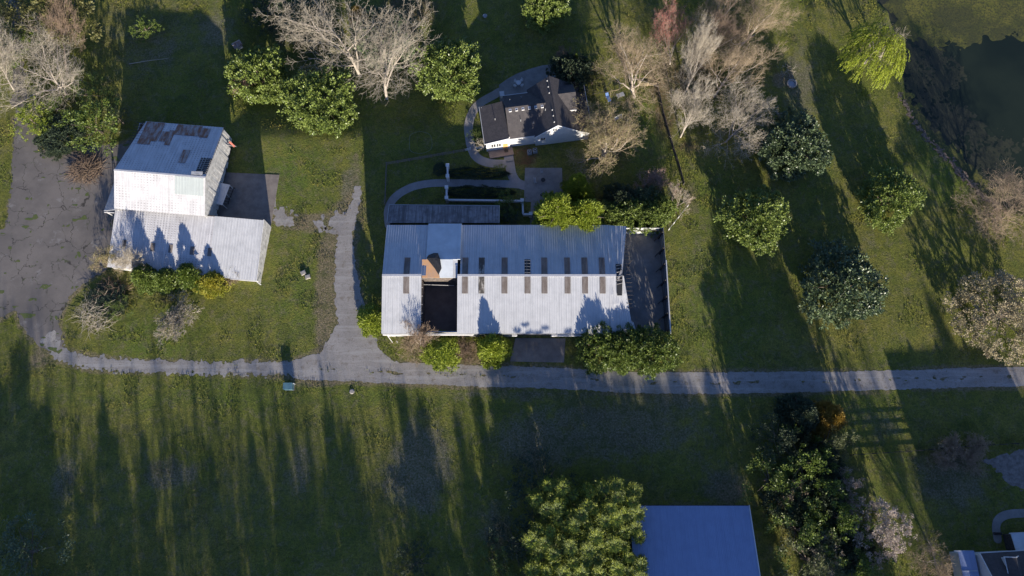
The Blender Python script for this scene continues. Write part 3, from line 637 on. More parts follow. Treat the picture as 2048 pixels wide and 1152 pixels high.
# west porch
ribbed((-21.3, -2.0, 3.4), (-18.2, -2.0, 5.0), (-18.2, 5.4, 5.0), (-20.6, 5.4, 3.6), 4, .0).build('porch_base', M['porch_metal'], wb)
m = MB()
mbr = ribbed((-20.7, 5.4, 3.75), (-21.4, -2.0, 3.75), (-18.1, -2.0, 5.15), (-18.1, 5.4, 5.15), .3, .08); mbr.build('porch_roof', M['porch_metal'], wb)
m.beam((-21.4, -2.2, 3.5), (-18.2, -2.2, 3.9), .14, .2).beam((-21.2, -2.1, 3.3), (-19.6, -2.6, 1.2), .14, .14).beam((-19.6, -2.6, 1.2), (-18.2, -2.5, 1.4), .14, .14).build('porch_frame', M['white'], wb)
MB().box(-21.2, -21.05, -2.0, -1.85, 0, 3.4).build('porch_post', M['white'], wb); MB().box(-20.7, -20.55, 5.1, 5.25, 0, 3.5).build('porch_post', M['white'], wb)
# south wing
wg = thing('barn_wing', 'low white shed wing with small dark roof vents below the hay barn', 'shed', tuple(P(517,567,0)), R(-5))
off = wg.location-wb.location; off = Matrix.Rotation(R(5), 3, 'Z') @ off
def L2(u, v, z): return (u-off.x, v-off.y, z)
zw = lambda v: zroof(v, -13.3, 2.6, -1.6, 4.6)
ribbed(L2(-18.7,-13.2,2.6), L2(1.4,-13.2,2.6), L2(1.4,-1.5,4.6), L2(-18.7,-1.5,4.6), .55, .035, rows=3, sag=.015).build('wing_roof', M['roof_old'], wg)
ribbed(L2(1.45,-13.4,2.6), L2(11.2,-13.4,2.6), L2(11.2,-1.5,4.68), L2(1.45,-1.5,4.68), .55, .035, rows=3, sag=.015).build('wing_roof', M['roof_white'], wg)
for px, py, mt in ((248,488,'skylight_grey'),(305,494,'skylight'),(341,497,'skylight'),(384,501,'skylight'),(419,504,'skylight')):
    p = wb.matrix_world if False else None
    q_ = P(px, py, 3.5)-wb.location; q_ = Matrix.Rotation(R(5), 3, 'Z') @ q_; u, v = q_.x, q_.y; a, c = .4, .8; z0, z1 = zw(v-c)+.08, zw(v+c)+.08
    MB().slab([L2(u-a,v-c,z0), L2(u+a,v-c,z0), L2(u+a,v+c,z1), L2(u-a,v+c,z1)], .04).build('roof_vent', M[mt], wg)
wl('east_wall', [L2(11.0,-13.2,0), L2(11.0,-1.7,0), L2(11.0,-1.7,4.5), L2(11.0,-13.2,2.5)], (1,0,0), .1, M['white_old'], wg)
for k, v in enumerate((-8.3, -6.9)): MB().box(*(L2(11.12,v,0)[0], L2(11.16,v,0)[0], L2(0,v,0)[1], L2(0,v+.9,0)[1], 1.6, 3.2)).build('dark_opening', M['black'], wg)
for k in range(13):
    a = L2(11.2, -12.9+k*.93, .2+.2*(k % 3)); zt = zw(-12.9+k*.93)-.15
    MB().beam(a, (a[0]+.04, a[1]+.03, zt), .88, .04, (1,0,0)).build('wall_board', M['white_old'], wg)
wl('south_wall', [L2(-18.4,-13.0,0), L2(11.0,-13.0,0), L2(11.0,-13.0,2.4), L2(-18.4,-13.0,2.4)], (0,1,0), .1, M['white_old'], wg)
wl('north_wall', [L2(.2,-1.8,0), L2(11.0,-1.8,0), L2(11.0,-1.8,4.4), L2(.2,-1.8,4.4)], (0,-1,0), .1, M['white_old'], wg)
wl('west_wall', [L2(-18.4,-13.0,0), L2(-18.4,-1.8,0), L2(-18.4,-1.8,4.4), L2(-18.4,-13.0,2.4)], (1,0,0), .1, M['white_old'], wg)
MB().beam(L2(-18.7,-1.5,4.75), L2(1.4,-1.5,4.75), .2, .08).build('flashing', M['dark_wood'], wg)
MB().beam(L2(11.27,-13.5,2.65), L2(11.27,-1.4,4.75), .14, .12).beam(L2(6,-13.5,2.52), L2(11.2,-13.5,2.52), .12, .14).tube(L2(11.2,-13.5,2.4), L2(12.0,-14.0,1.8), .07).build('trim', M['white'], wg)
# small white lean-to on the pad
t = thing('cattle_shelter', 'narrow white metal roofed shelter standing on the concrete pad beside the hay barn', 'shelter', tuple(P(452,395,0)), R(-14))
ribbed((-1.2,-2.5,2.3), (1.2,-2.5,2.5), (1.2,2.1,2.5), (-1.2,2.1,2.3), .5, .03).build('shelter_roof', M['white'], t)
for x_ in (-1.0, 1.1):
    for y_ in (-2.3, 0, 2.0): MB().box(x_-.05, x_+.05, y_-.05, y_+.05, .08, 2.3).build('leg', M['white'], t)
t = thing('wooden_ladder', 'dark timber rack lying beside the white roofed shelter', 'rack', tuple(P(460,392,0)), R(-14))
m = MB()
for x_ in (-.45, .5): MB().box(x_-.06, x_+.06, -1.9, 1.9, .6, .75).build('side_rail', M['dark_wood'], t)
for k in range(7): m.box(-.5, .5, -1.8+k*.6-.04, -1.8+k*.6+.04, .62, .72)
m.build('rungs', M['greymetal'], t)
MB().box(-.5,-.38,-1.8,-1.7,.08,.6).box(.4,.5,-1.8,-1.7,.08,.6).box(-.5,-.38,1.7,1.8,.08,.6).box(.4,.5,1.7,1.8,.08,.6).build('feet', M['dark_wood'], t)

# ---------------------------------------------------------------- house (own frame, turned 8 degrees)
hs = thing('farmhouse', 'white sided farmhouse with dark shingle roofs and a large cross gable', 'house', tuple(P(1076,294,0)), R(8))
T_ = .22
def slabr(name, pts, mat=None, t=T_): return MB().slab(pts, t).build(name, mat or M['shingle'], hs)
slabr('gable_west_slope', [(-.9,.6,3.2),(3.7,.6,7.35),(3.7,11.8,7.35),(-.9,11.8,3.2)])
slabr('gable_east_slope', [(3.72,.6,7.35),(8.4,.6,3.6),(8.4,11.8,3.6),(3.72,11.8,7.35)])
slabr('middle_south_slope', [(-6.1,1.0,3.25),(-.4,1.0,3.25),(2.2,6.6,6.05),(-6.1,6.6,6.05)])
slabr('middle_north_slope', [(-6.1,6.62,6.05),(2.2,6.62,6.05),(-.4,10.6,3.9),(-6.1,10.6,3.9)])
slabr('west_wing_roof', [(-11.2,.8,2.8),(-6.15,.8,4.0),(-6.15,9.4,4.0),(-11.2,9.4,2.8)])
slabr('dormer_south_slope', [(5.0,5.0,4.9),(8.6,5.0,4.9),(8.6,8.0,6.4),(3.9,8.0,6.4)])
slabr('dormer_north_slope', [(3.9,8.02,6.4),(8.6,8.02,6.4),(8.6,10.8,4.9),(5.0,10.8,4.9)])
slabr('porch_roof', [(8.45,2.4,3.4),(11.2,2.4,2.8),(11.2,12.2,2.8),(8.45,12.2,3.4)], M['dark_wood'])
m = MB()
for k in range(8): x_ = 8.6+k*.36; m.beam((x_,2.4,3.42-(x_-8.45)*.218+.04), (x_,12.2,3.42-(x_-8.45)*.218+.04), .1, .05)
m.build('porch_battens', M['shingle'], hs)
wh = M['siding']
wl('south_gable_wall', [(-.5,1.0,0),(8.0,1.0,0),(8.0,1.0,3.55),(3.7,1.0,7.05),(-.5,1.0,3.3)], (0,1,0), .15, wh, hs)
wl('north_gable_wall', [(-.5,11.4,0),(8.0,11.4,0),(8.0,11.4,3.55),(3.7,11.4,7.05),(-.5,11.4,3.3)], (0,-1,0), .15, wh, hs)
MB().box(-.5,-.35,1.15,11.2,0,3.2).box(7.85,8.0,1.15,11.2,0,3.4).build('side_wall', wh, hs)
MB().box(-5.9,-.5,1.5,1.65,0,3.2).box(-5.9,-.5,10.2,10.35,0,3.9).build('middle_wall', wh, hs)
wl('wing_south_wall', [(-10.9,1.1,0),(-5.95,1.1,0),(-5.95,1.1,3.8),(-10.9,1.1,2.6)], (0,1,0), .15, wh, hs)
MB().box(-10.9,-10.75,1.25,9.2,0,2.6).box(-10.9,-6,9.05,9.2,0,2.9).build('wing_wall', wh, hs)
wl('shed_wall', [(8.05,1.0,0),(10.8,1.0,0),(10.8,1.0,1.8),(8.05,1.0,3.4)], (0,1,0), .12, wh, hs)
slabr('shed_roof', [(8.42,.8,3.35),(11.0,.8,1.9),(11.0,2.35,1.9),(8.42,2.35,3.35)])
MB().box(8.3,8.42,5.15,10.6,3.2,4.8).build('dormer_wall', wh, hs)
wl('dormer_gable', [(8.3,5.2,4.8),(8.3,10.6,4.8),(8.3,8.0,6.2)], (1,0,0), .12, wh, hs)
MB().box(5.6,8.5,4.9,5.02,4.35,4.72).build('dormer_fascia', M['white'], hs)
for nm, a, b_ in (('fascia', (-.95,.55,3.12), (3.7,.55,7.25)), ('fascia', (3.7,.55,7.25), (8.45,.55,3.5)), ('fascia', (-6.1,.95,3.2), (-.6,.95,3.2)), ('fascia', (-11.25,.75,2.75), (-6.15,.75,3.95)), ('gutter', (-11.28,.8,2.75), (-11.28,9.4,2.75)), ('gutter', (-6.1,10.68,3.85), (-.9,10.68,3.85)), ('gutter', (11.26,2.4,2.75), (11.26,12.2,2.75))):
    MB().beam(a, b_, .1, .18).build(nm, M['white'], hs)
MB().beam((3.7,.6,7.4),(3.7,11.8,7.4),.25,.05).build('ridge_cap', M['shingle'], hs)
for k, v in enumerate((1.6,3.0,4.3,8.2,9.6,11.0)): MB().tube((3.15,v,6.7),(3.15,v,7.1),.11,.09).build('roof_vent', M['white'], hs)
for k in range(6):
    u = -5.2+k*1.32; v = 6.0; z = 3.25+(v-1)/5.6*2.8
    o = MB().box(u-.27,u+.27,v-.3,v+.3,z-.05,z+.2).build('attic_vent', M['white'], hs); MB().box(u-.15,u+.15,v-.2,v-.02,z+.2,z+.23).build('vent_slot', M['black'], o)
for u, v, z in ((-3.3,3.9,5.0),(-.8,3.2,4.6),(-4.9,8.6,5.3),(-2.5,9.0,5.1),(1.9,5.0,6.1),(-8.4,5.6,3.7)): MB().tube((u,v,z-.3),(u,v,z+.45),.06).build('vent_pipe', M['greymetal'], hs)
def window(par, u, z, w, h, v=1.0, n=2):
    o = MB().box(u-w/2,u+w/2,v-.05,v+.01,z-h/2,z+h/2).build('window', M['white'], par)
    k = w/n
    for i in range(n):
        a = u-w/2+i*k; MB().box(a+.06,a+k-.06,v-.075,v-.052,z-h/2+.07,z-.04).box(a+.06,a+k-.06,v-.075,v-.052,z+.04,z+h/2-.07).build('pane', M['glass'], o)
window(hs, 3.3, 4.9, .9, 1.0); window(hs, 1.0, 2.0, .95, 1.1); window(hs, -9.4, 1.6, 1.0, 1.3, 1.1); window(hs, -8.3, 1.6, 1.0, 1.3, 1.1)
o = MB().box(-7.4,-6.4,1.02,1.09,.3,2.5).build('door', M['door'], hs); MB().tube((-6.55,.94,1.3),(-6.55,1.02,1.3),.05).build('handle', M['greymetal'], o)
MB().box(-7.2,-6.4,.2,.8,.31,.34).build('doormat', M['black'], hs)
slab_ = MB().box(-7.2,-5.6,-1.85,-1.5,0,.2).build('porch_step', M['conc'], hs)
# rear porch canopy
MB().slab([(4.0,13.6,2.6),(6.0,13.2,2.6),(6.0,15.6,2.4),(4.0,15.8,2.4)], .1).build('canopy', M['membrane'], hs)
m = MB()
for x_, y_ in ((4.1,13.7),(5.9,13.4),(5.9,15.5),(4.1,15.7)): MB().box(x_-.06,x_+.06,y_-.06,y_+.06,0,2.45).build('canopy_post', M['white'], hs)
MB().box(6.2,6.32,13.5,17.3,.1,1.7).build('privacy_screen', M['white'], hs)
MB().box(2.6,7.4,11.6,13.4,0,.3).build('rear_step', M['conc'], hs)

for o in hs.children_recursive:      # storey heights taken from the survey
    n_ = o.name.split('.')[0]
    if n_ in ('canopy', 'canopy_post', 'privacy_screen', 'porch_step', 'rear_step', 'doormat', 'handle', 'door'): continue
    zc_ = sum(v.co.z for v in o.data.vertices)/len(o.data.vertices)
    for v in o.data.vertices:
        if n_ in ('window', 'pane'): v.co.z += 1.3 if zc_ > 3.5 else .75
        elif v.co.z > 1.5: v.co.z += 1.3
hs.location += Vector((math.sin(R(8)), -math.cos(R(8)), 0))*.65

# ac units
def ac(px, py, lab):
    t = thing('ac_unit', lab, 'air conditioner', tuple(P(px,py,0)), R(8), 'air conditioners by the gable wall')
    MB().box(-.42,.42,-.42,.42,.08,.85).build('case', M['greymetal'], t); MB().box(-.5,.5,-.5,.5,0,.08).build('base', M['conc'], t)
    MB().tube((0,0,.85),(0,0,.88),.34,.34,20).build('fan_grille', M['black'], t); MB().tube((0,0,.88),(0,0,.91),.1,.1,12).build('fan_hub', M['white'], t)
    for k in range(4): a = k*math.pi/4; MB().beam((-.36*math.cos(a),-.36*math.sin(a),.93),(.36*math.cos(a),.36*math.sin(a),.93),.025,.015).build('grille_bar', M['white'], t)
ac(1059,306,'square grey air conditioner nearer the front porch, left of two'); ac(1070,303,'square grey air conditioner tight under the gable corner, right of two')

# ---------------------------------------------------------------- blue roofed building and house at the lower edge
bs = thing('blue_roofed_shed', 'large shed with a plain blue metal roof beside the tall cedar', 'shed', tuple(P(1390,1080,0)))
BW, BE = 21.0, 42.5
ribbed((BE,-41.4,3.6),(BW,-41.4,3.6),(BW,-56.0,6.8),(BE,-56.0,6.8),.3,.04,rows=1).build('north_roof', M['roof_blue'], bs, True)
ribbed((BW,-70.0,3.6),(BE,-70.0,3.6),(BE,-56.02,6.8),(BW,-56.02,6.8),.3,.04).build('south_roof', M['roof_blue'], bs, True)
MB().beam((BE+.05,-41.3,3.62),(BE+.05,-56,6.82),.16,.14).build('gable_trim', M['white'], bs, True)
MB().box(BW+.4,BE-.4,-41.9,-41.8,0,3.5).box(BW+.4,BE-.4,-69.6,-69.5,0,3.5).build('long_wall', M['roof_grey'], bs, True)
for xx in (BW+.4, BE-.5): MB().wall([(xx,-69.6,0),(xx,-41.9,0),(xx,-41.9,3.4),(xx,-56,6.6),(xx,-69.6,3.4)],(1,0,0),.1).build('end_wall', M['roof_grey'], bs, True)
MB().beam((BW,-41.35,3.55),(BE,-41.35,3.55),.14,.12).build('eave_trim', M['dark_wood'], bs, True)
nh = thing('neighbour_house', 'pale house with a dark roof and white trimmed dormers at the corner of the drive', 'house', tuple(P(2000,1150,0)), R(3))
O2 = nh.location
def Hh(px, py, z):
    q_ = P(px,py,z)-O2; q_ = Matrix.Rotation(R(-3),3,'Z') @ q_; return Vector((q_.x,q_.y,z))
a = Hh(1962,1107,5.5); bq = Hh(1980,1160,8.5)
xW = a.x; yN = a.y; 
MB().slab([(xW,yN,5.2),(xW,yN-7,9.0),(xW+22,yN-7,9.0),(xW+22,yN,5.2)],.25).build('main_roof', M['shingle'], nh)
MB().slab([(xW,yN-7.02,9.0),(xW,yN-14,5.2),(xW+22,yN-14,5.2),(xW+22,yN-7.02,9.0)],.25).build('rear_roof', M['shingle'], nh)
MB().box(xW+.5,xW+21.5,yN-13.5,yN-.5,0,5.0).build('wall', wh, nh)
MB().wall([(xW+.4,yN-.5,5.0),(xW+.4,yN-13.5,5.0),(xW+.4,yN-7,8.7)],(-1,0,0),.1).build('gable_wall', wh, nh)
MB().beam((xW-.06,yN,5.22),(xW-.06,yN-7,9.02),.14,.22).beam((xW-.1,yN+.05,5.1),(xW+22,yN+.05,5.1),.14,.2).build('roof_trim', M['white'], nh)
for dxx in (4.2, 9.5, 15):
    ux = xW+dxx
    MB().slab([(ux-1.2,yN-.6,6.9),(ux,yN-.6,8.0),(ux,yN-5,8.0),(ux-1.2,yN-3.2,6.9)][::-1],.15).slab([(ux+.01,yN-.6,8.0),(ux+1.2,yN-.6,6.9),(ux+1.2,yN-3.2,6.9),(ux+.01,yN-5,8.0)][::-1],.15).build('dormer_roof', M['shingle'], nh)
    o = MB().wall([(ux-1,yN-.8,5.3),(ux+1,yN-.8,5.3),(ux+1,yN-.8,6.8),(ux,yN-.8,7.75),(ux-1,yN-.8,6.8)],(0,-1,0),2.0).build('dormer', wh, nh)
    MB().beam((ux-1.3,yN-.55,6.8),(ux,yN-.55,8.05),.14,.14).beam((ux,yN-.55,8.05),(ux+1.3,yN-.55,6.8),.14,.14).beam((ux-1.25,yN-.6,6.95),(ux-1.25,yN-3.2,6.95),.12,.12).build('dormer_trim', M['white'], nh)
# west side porch
MB().slab([(xW-2.6,yN+.3,3.3),(xW-2.6,yN-9,3.3),(xW-.1,yN-9,3.9),(xW-.1,yN+.3,3.9)],.12).build('side_roof', M['roof_blue'], nh)
MB().box(xW-2.2,xW+.4,yN-8.6,yN-.2,0,3.1).build('side_wall', wh, nh)
MB().beam((xW-3.2,yN+.35,3.2),(xW-.1,yN+.2,3.5),.16,.2).beam((xW-2.66,yN-3,3.35),(xW-.2,yN-3,3.9),.1,.12).build('side_trim', M['white'], nh)
a = Hh(2022,1067,3.2)
MB().slab([a,a+Vector((.3,-3.2,0)),a+Vector((8,-3.2,.3)),a+Vector((8,0,.3))],.2).build('entry_roof', M['membrane'], nh)
MB().beam(a+Vector((-.3,.05,0)),a+Vector((8,.05,.3)),.14,.2).build('entry_trim', M['white'], nh)
MB().box(a.x+.6,a.x+8,a.y-3.0,a.y-.4,0,3.0).build('entry_wall', M['dark_wood'], nh)
t = thing('garden_bench', 'dark wooden bench seen on the curved concrete walk by the neighbour house', 'bench', tuple(P(1993,1067,0)))
MB().box(-.7,.7,-.25,.25,.42,.48).build('seat', M['dark_wood'], t); MB().box(-.7,.7,.2,.26,.48,.95).build('backrest', M['dark_wood'], t)
for x_ in (-.6,.6): MB().box(x_-.04,x_+.04,-.22,.22,.04,.42).build('leg', M['dark_wood'], t)

# small roofed hut upper left
t = thing('well_house', 'tiny brown roofed white hut on the grass beyond the left magnolia', 'hut', tuple(P(478,95,0)), R(35))
MB().box(-.8,.8,-.6,.6,0,1.3).build('wall', M['white'], t); MB().slab([(-1,-.8,1.2),(1,-.8,1.2),(1,0,1.9),(-1,0,1.9)],.08).slab([(-1,0.01,1.9),(1,.01,1.9),(1,.8,1.2),(-1,.8,1.2)],.08).build('roof', M['rust'], t)

# ---------------------------------------------------------------- vegetation generators
def unit(a): return a/(np.linalg.norm(a, axis=1, keepdims=True)+1e-9)
def leaves(pos, d, nrm, L, Wd, rg):
    """folded diamond leaves, one quad each"""
    n = len(pos); d = unit(d); s = unit(np.cross(d, nrm)); up = unit(np.cross(s, d))
    L = np.asarray(L).reshape(-1, 1)*np.ones((n, 1)); Wd = np.asarray(Wd).reshape(-1, 1)*np.ones((n, 1))
    a = pos; b_ = pos+d*L*.5+s*Wd*.5+up*L*.1; c = pos+d*L-up*L*.08; e = pos+d*L*.5-s*Wd*.5+up*L*.1
    V = np.stack([a, b_, c, e], 1).reshape(-1, 3); F = np.arange(4*n).reshape(n, 4); return V, F
PROF = {
 'dome': lambda t: np.sqrt(np.clip(1-((t-.42)/.6)**2, 0, 1)),
 'round': lambda t: np.sqrt(np.clip(1-((t-.5)/.5)**2, 0, 1)),
 'cone': lambda t: np.clip(1-t, 0, 1)**.75*np.clip(t/.12+.55, 0, 1),
 'egg': lambda t: np.clip(1-t, 0, 1)**.55*np.clip(t/.25+.45, 0, 1),
 'box': lambda t: np.where(t > .85, .85, 1.0),
}
def crown(seed, Rr, H, z0, prof, K, per, rc, leaf, wid, upb=.3, lump=.22, inner=.25, droop=0.0, gaps=0.0):
    """clusters of leaves spread over a lumpy envelope; returns V,F"""
    rg = np.random.default_rng(seed); f = PROF[prof]
    t = rg.random(K*6); keep = rg.random(K*6) < f(t)*.9+.1; t = t[keep][:K]; K = len(t)
    th = rg.random(K)*2*math.pi
    lm = 1+lump*(np.sin(th*3+seed+t*5)*.5+np.sin(th*7+seed*2-t*9)*.3+(rg.random(K)-.5)*1.0)
    inn = np.where(rg.random(K) < inner, rg.uniform(.25, .8, K), rg.uniform(.86, 1.0, K))
    rr = f(t)*Rr*lm*inn
    topin = rg.random(K)**.5
    c = np.stack([np.cos(th)*rr, np.sin(th)*rr, z0+t*(H-z0)], 1)
    hi = t > .8
    c[hi, :2] *= topin[hi, None]
    if gaps:
        gsel = vnoise(c[:, 0]*.55+seed, c[:, 1]*.55+c[:, 2]*.4, seed) > gaps; c = c[gsel]; K = len(c)
    cen = np.array([0, 0, z0+(H-z0)*.4]); out = unit((c-cen)*np.array([1/Rr, 1/Rr, 1.6/(H-z0)]))
    cr = rc*rg.uniform(.6, 1.3, K)
    n = K*per; o = np.repeat(np.arange(K), per)
    g_ = rg.normal(size=(n, 3)); pos = c[o]+unit(g_)*(rg.random((n, 1))**.5)*cr[o, None]*np.array([1, 1, .75])
    d = unit(g_*.8+out[o]*1.0+np.array([0, 0, upb])+rg.normal(size=(n, 3))*.35); d[:, 2] -= droop; d = unit(d)
    nr = unit(out[o]*.7+np.array([0, 0, .6])+rg.normal(size=(n, 3))*.6)
    ll = leaf*rg.uniform(.65, 1.25, n)
    return leaves(pos-d*ll[:, None]*.3, d, nr, ll, ll*wid, rg)
def tubes(chains, sides):
    """chains: list of (pts list, radii list) all of one length"""
    A = np.array([c[0] for c in chains], dtype=float); Rd = np.array([c[1] for c in chains], dtype=float)
    N, n, _ = A.shape; d = unit(A[:, -1]-A[:, 0]); u = np.where(np.abs(d[:, 2:3]) < .9, np.array([[0, 0, 1.]]), np.array([[1., 0, 0]]))
    p = unit(np.cross(d, u)); q = np.cross(d, p)
    a = np.arange(sides)*2*math.pi/sides
    ring = p[:, None, :]*np.cos(a)[None, :, None]+q[:, None, :]*np.sin(a)[None, :, None]
    V = A[:, :, None, :]+ring[:, None, :, :]*Rd[:, :, None, None]
    I = np.arange(N*n*sides).reshape(N, n, sides); J = np.roll(I, -1, axis=2)
    F = np.stack([I[:, :-1], J[:, :-1], J[:, 1:], I[:, 1:]], -1).reshape(-1, 4)
    return V.reshape(-1, 3), F
def join(parts):
    V = []; F = []; b_ = 0
    for v, f in parts: V.append(v); F.append(f+b_); b_ += len(v)
    return np.concatenate(V), np.concatenate(F)
def limbs(seed, H, Rr, z0, n=8, rt=.25, lean=(0, 0)):
    """trunk and limbs inside a leafy crown"""
    rg = random.Random(seed); ch = []
    top = Vector((0, 0, H*.75)); ch.append(([(0,0,-.2),(0.05,0,H*.2),(0,.08,H*.45),tuple(top)], [rt*1.15, rt*.85, rt*.6, rt*.2]))
    for i in range(n):
        a = 2*math.pi*i/n+rg.random(); z = z0+rg.random()*(H-z0)*.4; r = Rr*.8
        ch.append(([(0,0,z),(math.cos(a)*r*.3,math.sin(a)*r*.3,z+.12*H),(math.cos(a)*r*.65,math.sin(a)*r*.65,z+.2*H),(math.cos(a)*r,math.sin(a)*r,z+.26*H)], [rt*.45,rt*.33,rt*.2,rt*.06]))
    return tubes(ch, 6)
MESH = {}
def leafy_kind(key, seed, Rr, H, prof, leafmat, barkmat, K, per, rc, leaf, wid, z0=.6, **kw):
    V, F = crown(seed, Rr, H, z0, prof, K, per, rc, leaf, wid, **kw)
    tv, tf = limbs(seed, H, Rr, z0, rt=min(.3, .03*H+.03))
    MESH[key] = (mesh_arrays(key+'_crown', V, F, M[leafmat]), mesh_arrays(key+'_trunk', tv, tf, M[barkmat], True), Rr, H)
def leafy(key, name, label, cat, px, py, Rr, H, group=None, rz=None, zc=.5, mat=None, sxy=(1, 1), base=None):
    """px,py: where the crown's middle shows in the survey photo"""
    me, tm, r0, h0 = MESH[key]; p = P(px, py, H*zc) if base is None else Vector(base)
    t = thing(name, label, cat, (p.x, p.y, float(gz(p.x, p.y))), rz if rz is not None else (px*7+py*3) % 6.28, group)
    k = Rr/r0; t.scale = (k*sxy[0], k*sxy[1], H/h0)
    a = link('crown', me, t); link('trunk', tm, t)
    if mat:
        a.data = MESH.setdefault((key, mat), None) or me.copy(); MESH[(key, mat)] = a.data; a.data.materials[0] = M[mat]
    return t

def bare(seed, H, Rr, trunk=.22, levels=4, nch=(10, 8, 7, 6), rt=.22, ang=(44, 44, 44, 46), up=.25, lean=(0, 0), tw=.017, stems=1, first=.25, crook=.18, buds=0, budsize=.16, budw=.6, flat=1.0):
    rg = random.Random(seed); C = {}; tips = []
    def add(pts, rad, sides): C.setdefault((len(pts), sides), []).append((pts, rad))
    def grow(p, d, L, r, lev):
        ns = (6, 5, 4, 3, 3)[min(lev, 4)]; pts = [p.copy()]; rad = [r]; dirs = []
        for i in range(ns):
            j = Vector((rg.gauss(0,1), rg.gauss(0,1), rg.gauss(0,1)))*crook*(1 if lev else .5)
            d = (d+j+Vector((0,0,up*(.35 if lev else .1)))).normalized(); dirs.append(d.copy())
            p = p+d*(L/ns); pts.append(p.copy()); rad.append(max(tw/H*.6, r*(1-.72*(i+1)/ns)))
        add([tuple(x) for x in pts], rad, 7 if lev == 0 else 5 if lev == 1 else 3)
        if lev >= levels: tips.append(tuple(pts[-1])); tips.append(tuple(pts[-2])); return
        k = nch[min(lev, len(nch)-1)]
        for c in range(k):
            t = first+(1-first)*(c+rg.random())/k if lev == 0 else .2+.8*(c+rg.random())/k
            f = t*ns; i = min(ns-1, int(f)); q = pts[i].lerp(pts[i+1], f-i); dd = dirs[i]
            a = R(ang[min(lev, len(ang)-1)]*rg.uniform(.7, 1.25)); phi = c*2.4+rg.random()*1.2
            u = dd.orthogonal().normalized(); w = dd.cross(u); nd = dd*math.cos(a)+(u*math.cos(phi)+w*math.sin(phi))*math.sin(a)
            rr = max(tw/H, rad[i]*(.62 if lev == 0 else .55)); LL = L*(.8 if lev == 0 else .56)*(1.15-.45*t)*rg.uniform(.75, 1.15)
            grow(q, nd, LL, rr, lev+1)
    for s in range(stems):
        a = rg.random()*6.28; d = Vector((math.cos(a)*.45, math.sin(a)*.45, 1)) if stems > 1 else Vector((0, 0, 1))
        grow(Vector((0, 0, -.15)), d.normalized(), 1.0, rt/H if stems == 1 else rt*.5/H, 0)
    lo = []; hi = []
    allp = np.concatenate([np.array([c[0] for c in v]).reshape(-1, 3) for v in C.values()])
    hz = np.percentile(allp[:, 2], 99.7); up_ = allp[allp[:, 2] > .35*hz]; cx_, cy_ = up_[:, 0].mean(), up_[:, 1].mean(); zm_ = up_[:, 2].mean()
    rx = np.percentile(np.hypot(up_[:, 0]-cx_, up_[:, 1]-cy_), 96)
    kx, kz = Rr/rx, H/hz
    def tr(V):
        V = np.array(V, float); z = V[..., 2]*kz; tt = np.clip(z/H, 0, 1)
        sh = np.clip(V[..., 2]/zm_, 0, 1.15); return np.stack([(V[..., 0]-cx_*sh)*kx+lean[0]*tt, (V[..., 1]-cy_*sh)*kx+lean[1]*tt, z], -1)
    for (n, sd), v in C.items():
        pts = tr([c[0] for c in v]); rad = np.array([c[1] for c in v])
        rad = np.maximum(rad*H, tw) if sd > 3 else np.clip(rad*H, tw*.75, rt*.3)
        (lo if sd > 3 else hi).append(tubes([(a_, b_) for a_, b_ in zip(pts, rad)], sd))
    tv = join(lo); cv = join(hi) if hi else None; bv = None
    if buds:
        g_ = np.random.default_rng(seed); tp = tr(tips); k = min(len(tp)*4, buds); s = tp[g_.integers(0, len(tp), k)]+g_.normal(size=(k, 3))*.16
        d = g_.normal(size=(k, 3))+np.array([0, 0, .6]); bv = leaves(s, d, g_.normal(size=(k, 3))+np.array([0,0,1.]), budsize*g_.uniform(.6, 1.3, k), budsize*budw, g_)
    return tv, cv, bv
def bare_tree(name, label, cat, seed, base, crownpx, H, Rpx, bark='bark_pale', twig='twig_grey', bud=None, nb=900, group=None, zc=.62, **kw):
    """base: foot in the photo; crownpx: middle of its crown in the photo"""
    bp = P(*base); cp = P(crownpx[0], crownpx[1], H*zc); lean = ((cp.x-bp.x)/zc*.9, (cp.y-bp.y)/zc*.9)
    Rr = Rpx*(P(crownpx[0]+1, crownpx[1], H*zc).x-cp.x)
    tv, cv, bv = bare(seed, H, Rr, lean=lean, buds=nb if bud else 0, **kw)
    t = thing(name, label, cat, tuple(bp), 0, group)
    link('trunk', mesh_arrays('trunk', *tv, M[bark], True), t)
    if cv: link('twigs', mesh_arrays('twigs', *cv, M[twig]), t)
    if bv: link('buds', mesh_arrays('buds', *bv, M[bud]), t)
    return t

leafy_kind('magA', 3, 6, 8.5, 'dome', 'magnolia', 'bark_brown', 560, 30, .62, .48, .52, inner=.25, lump=.3, gaps=.1)
leafy_kind('magB', 8, 6, 8.5, 'dome', 'magnolia', 'bark_brown', 560, 30, .62, .48, .52, inner=.25, lump=.34, gaps=.12)
leafy_kind('cyp', 5, 3, 9, 'egg', 'cypress', 'bark_brown', 460, 34, .42, .34, .4, upb=.7, lump=.22, inner=.1, z0=.2)
leafy_kind('cypc', 15, 3, 9, 'cone', 'cypress', 'bark_brown', 560, 34, .36, .32, .36, upb=.8, lump=.3, inner=.1, z0=.1)
leafy_kind('arb', 6, 2.2, 5.5, 'egg', 'holly', 'bark_brown', 340, 30, .34, .3, .45, upb=.4, lump=.22, inner=.15, z0=.1)
leafy_kind('shrub', 7, 2.6, 4, 'dome', 'privet', 'bark_brown', 420, 32, .3, .22, .5, lump=.25, inner=.15, z0=.1)
leafy_kind('loose', 9, 4.5, 7, 'dome', 'olive', 'bark_brown', 190, 26, .6, .36, .5, lump=.4, inner=.35, gaps=.36)
leafy_kind('pine', 10, 4, 14, 'egg', 'pine', 'bark_brown', 240, 26, .9, .7, .3, lump=.3, inner=.3)
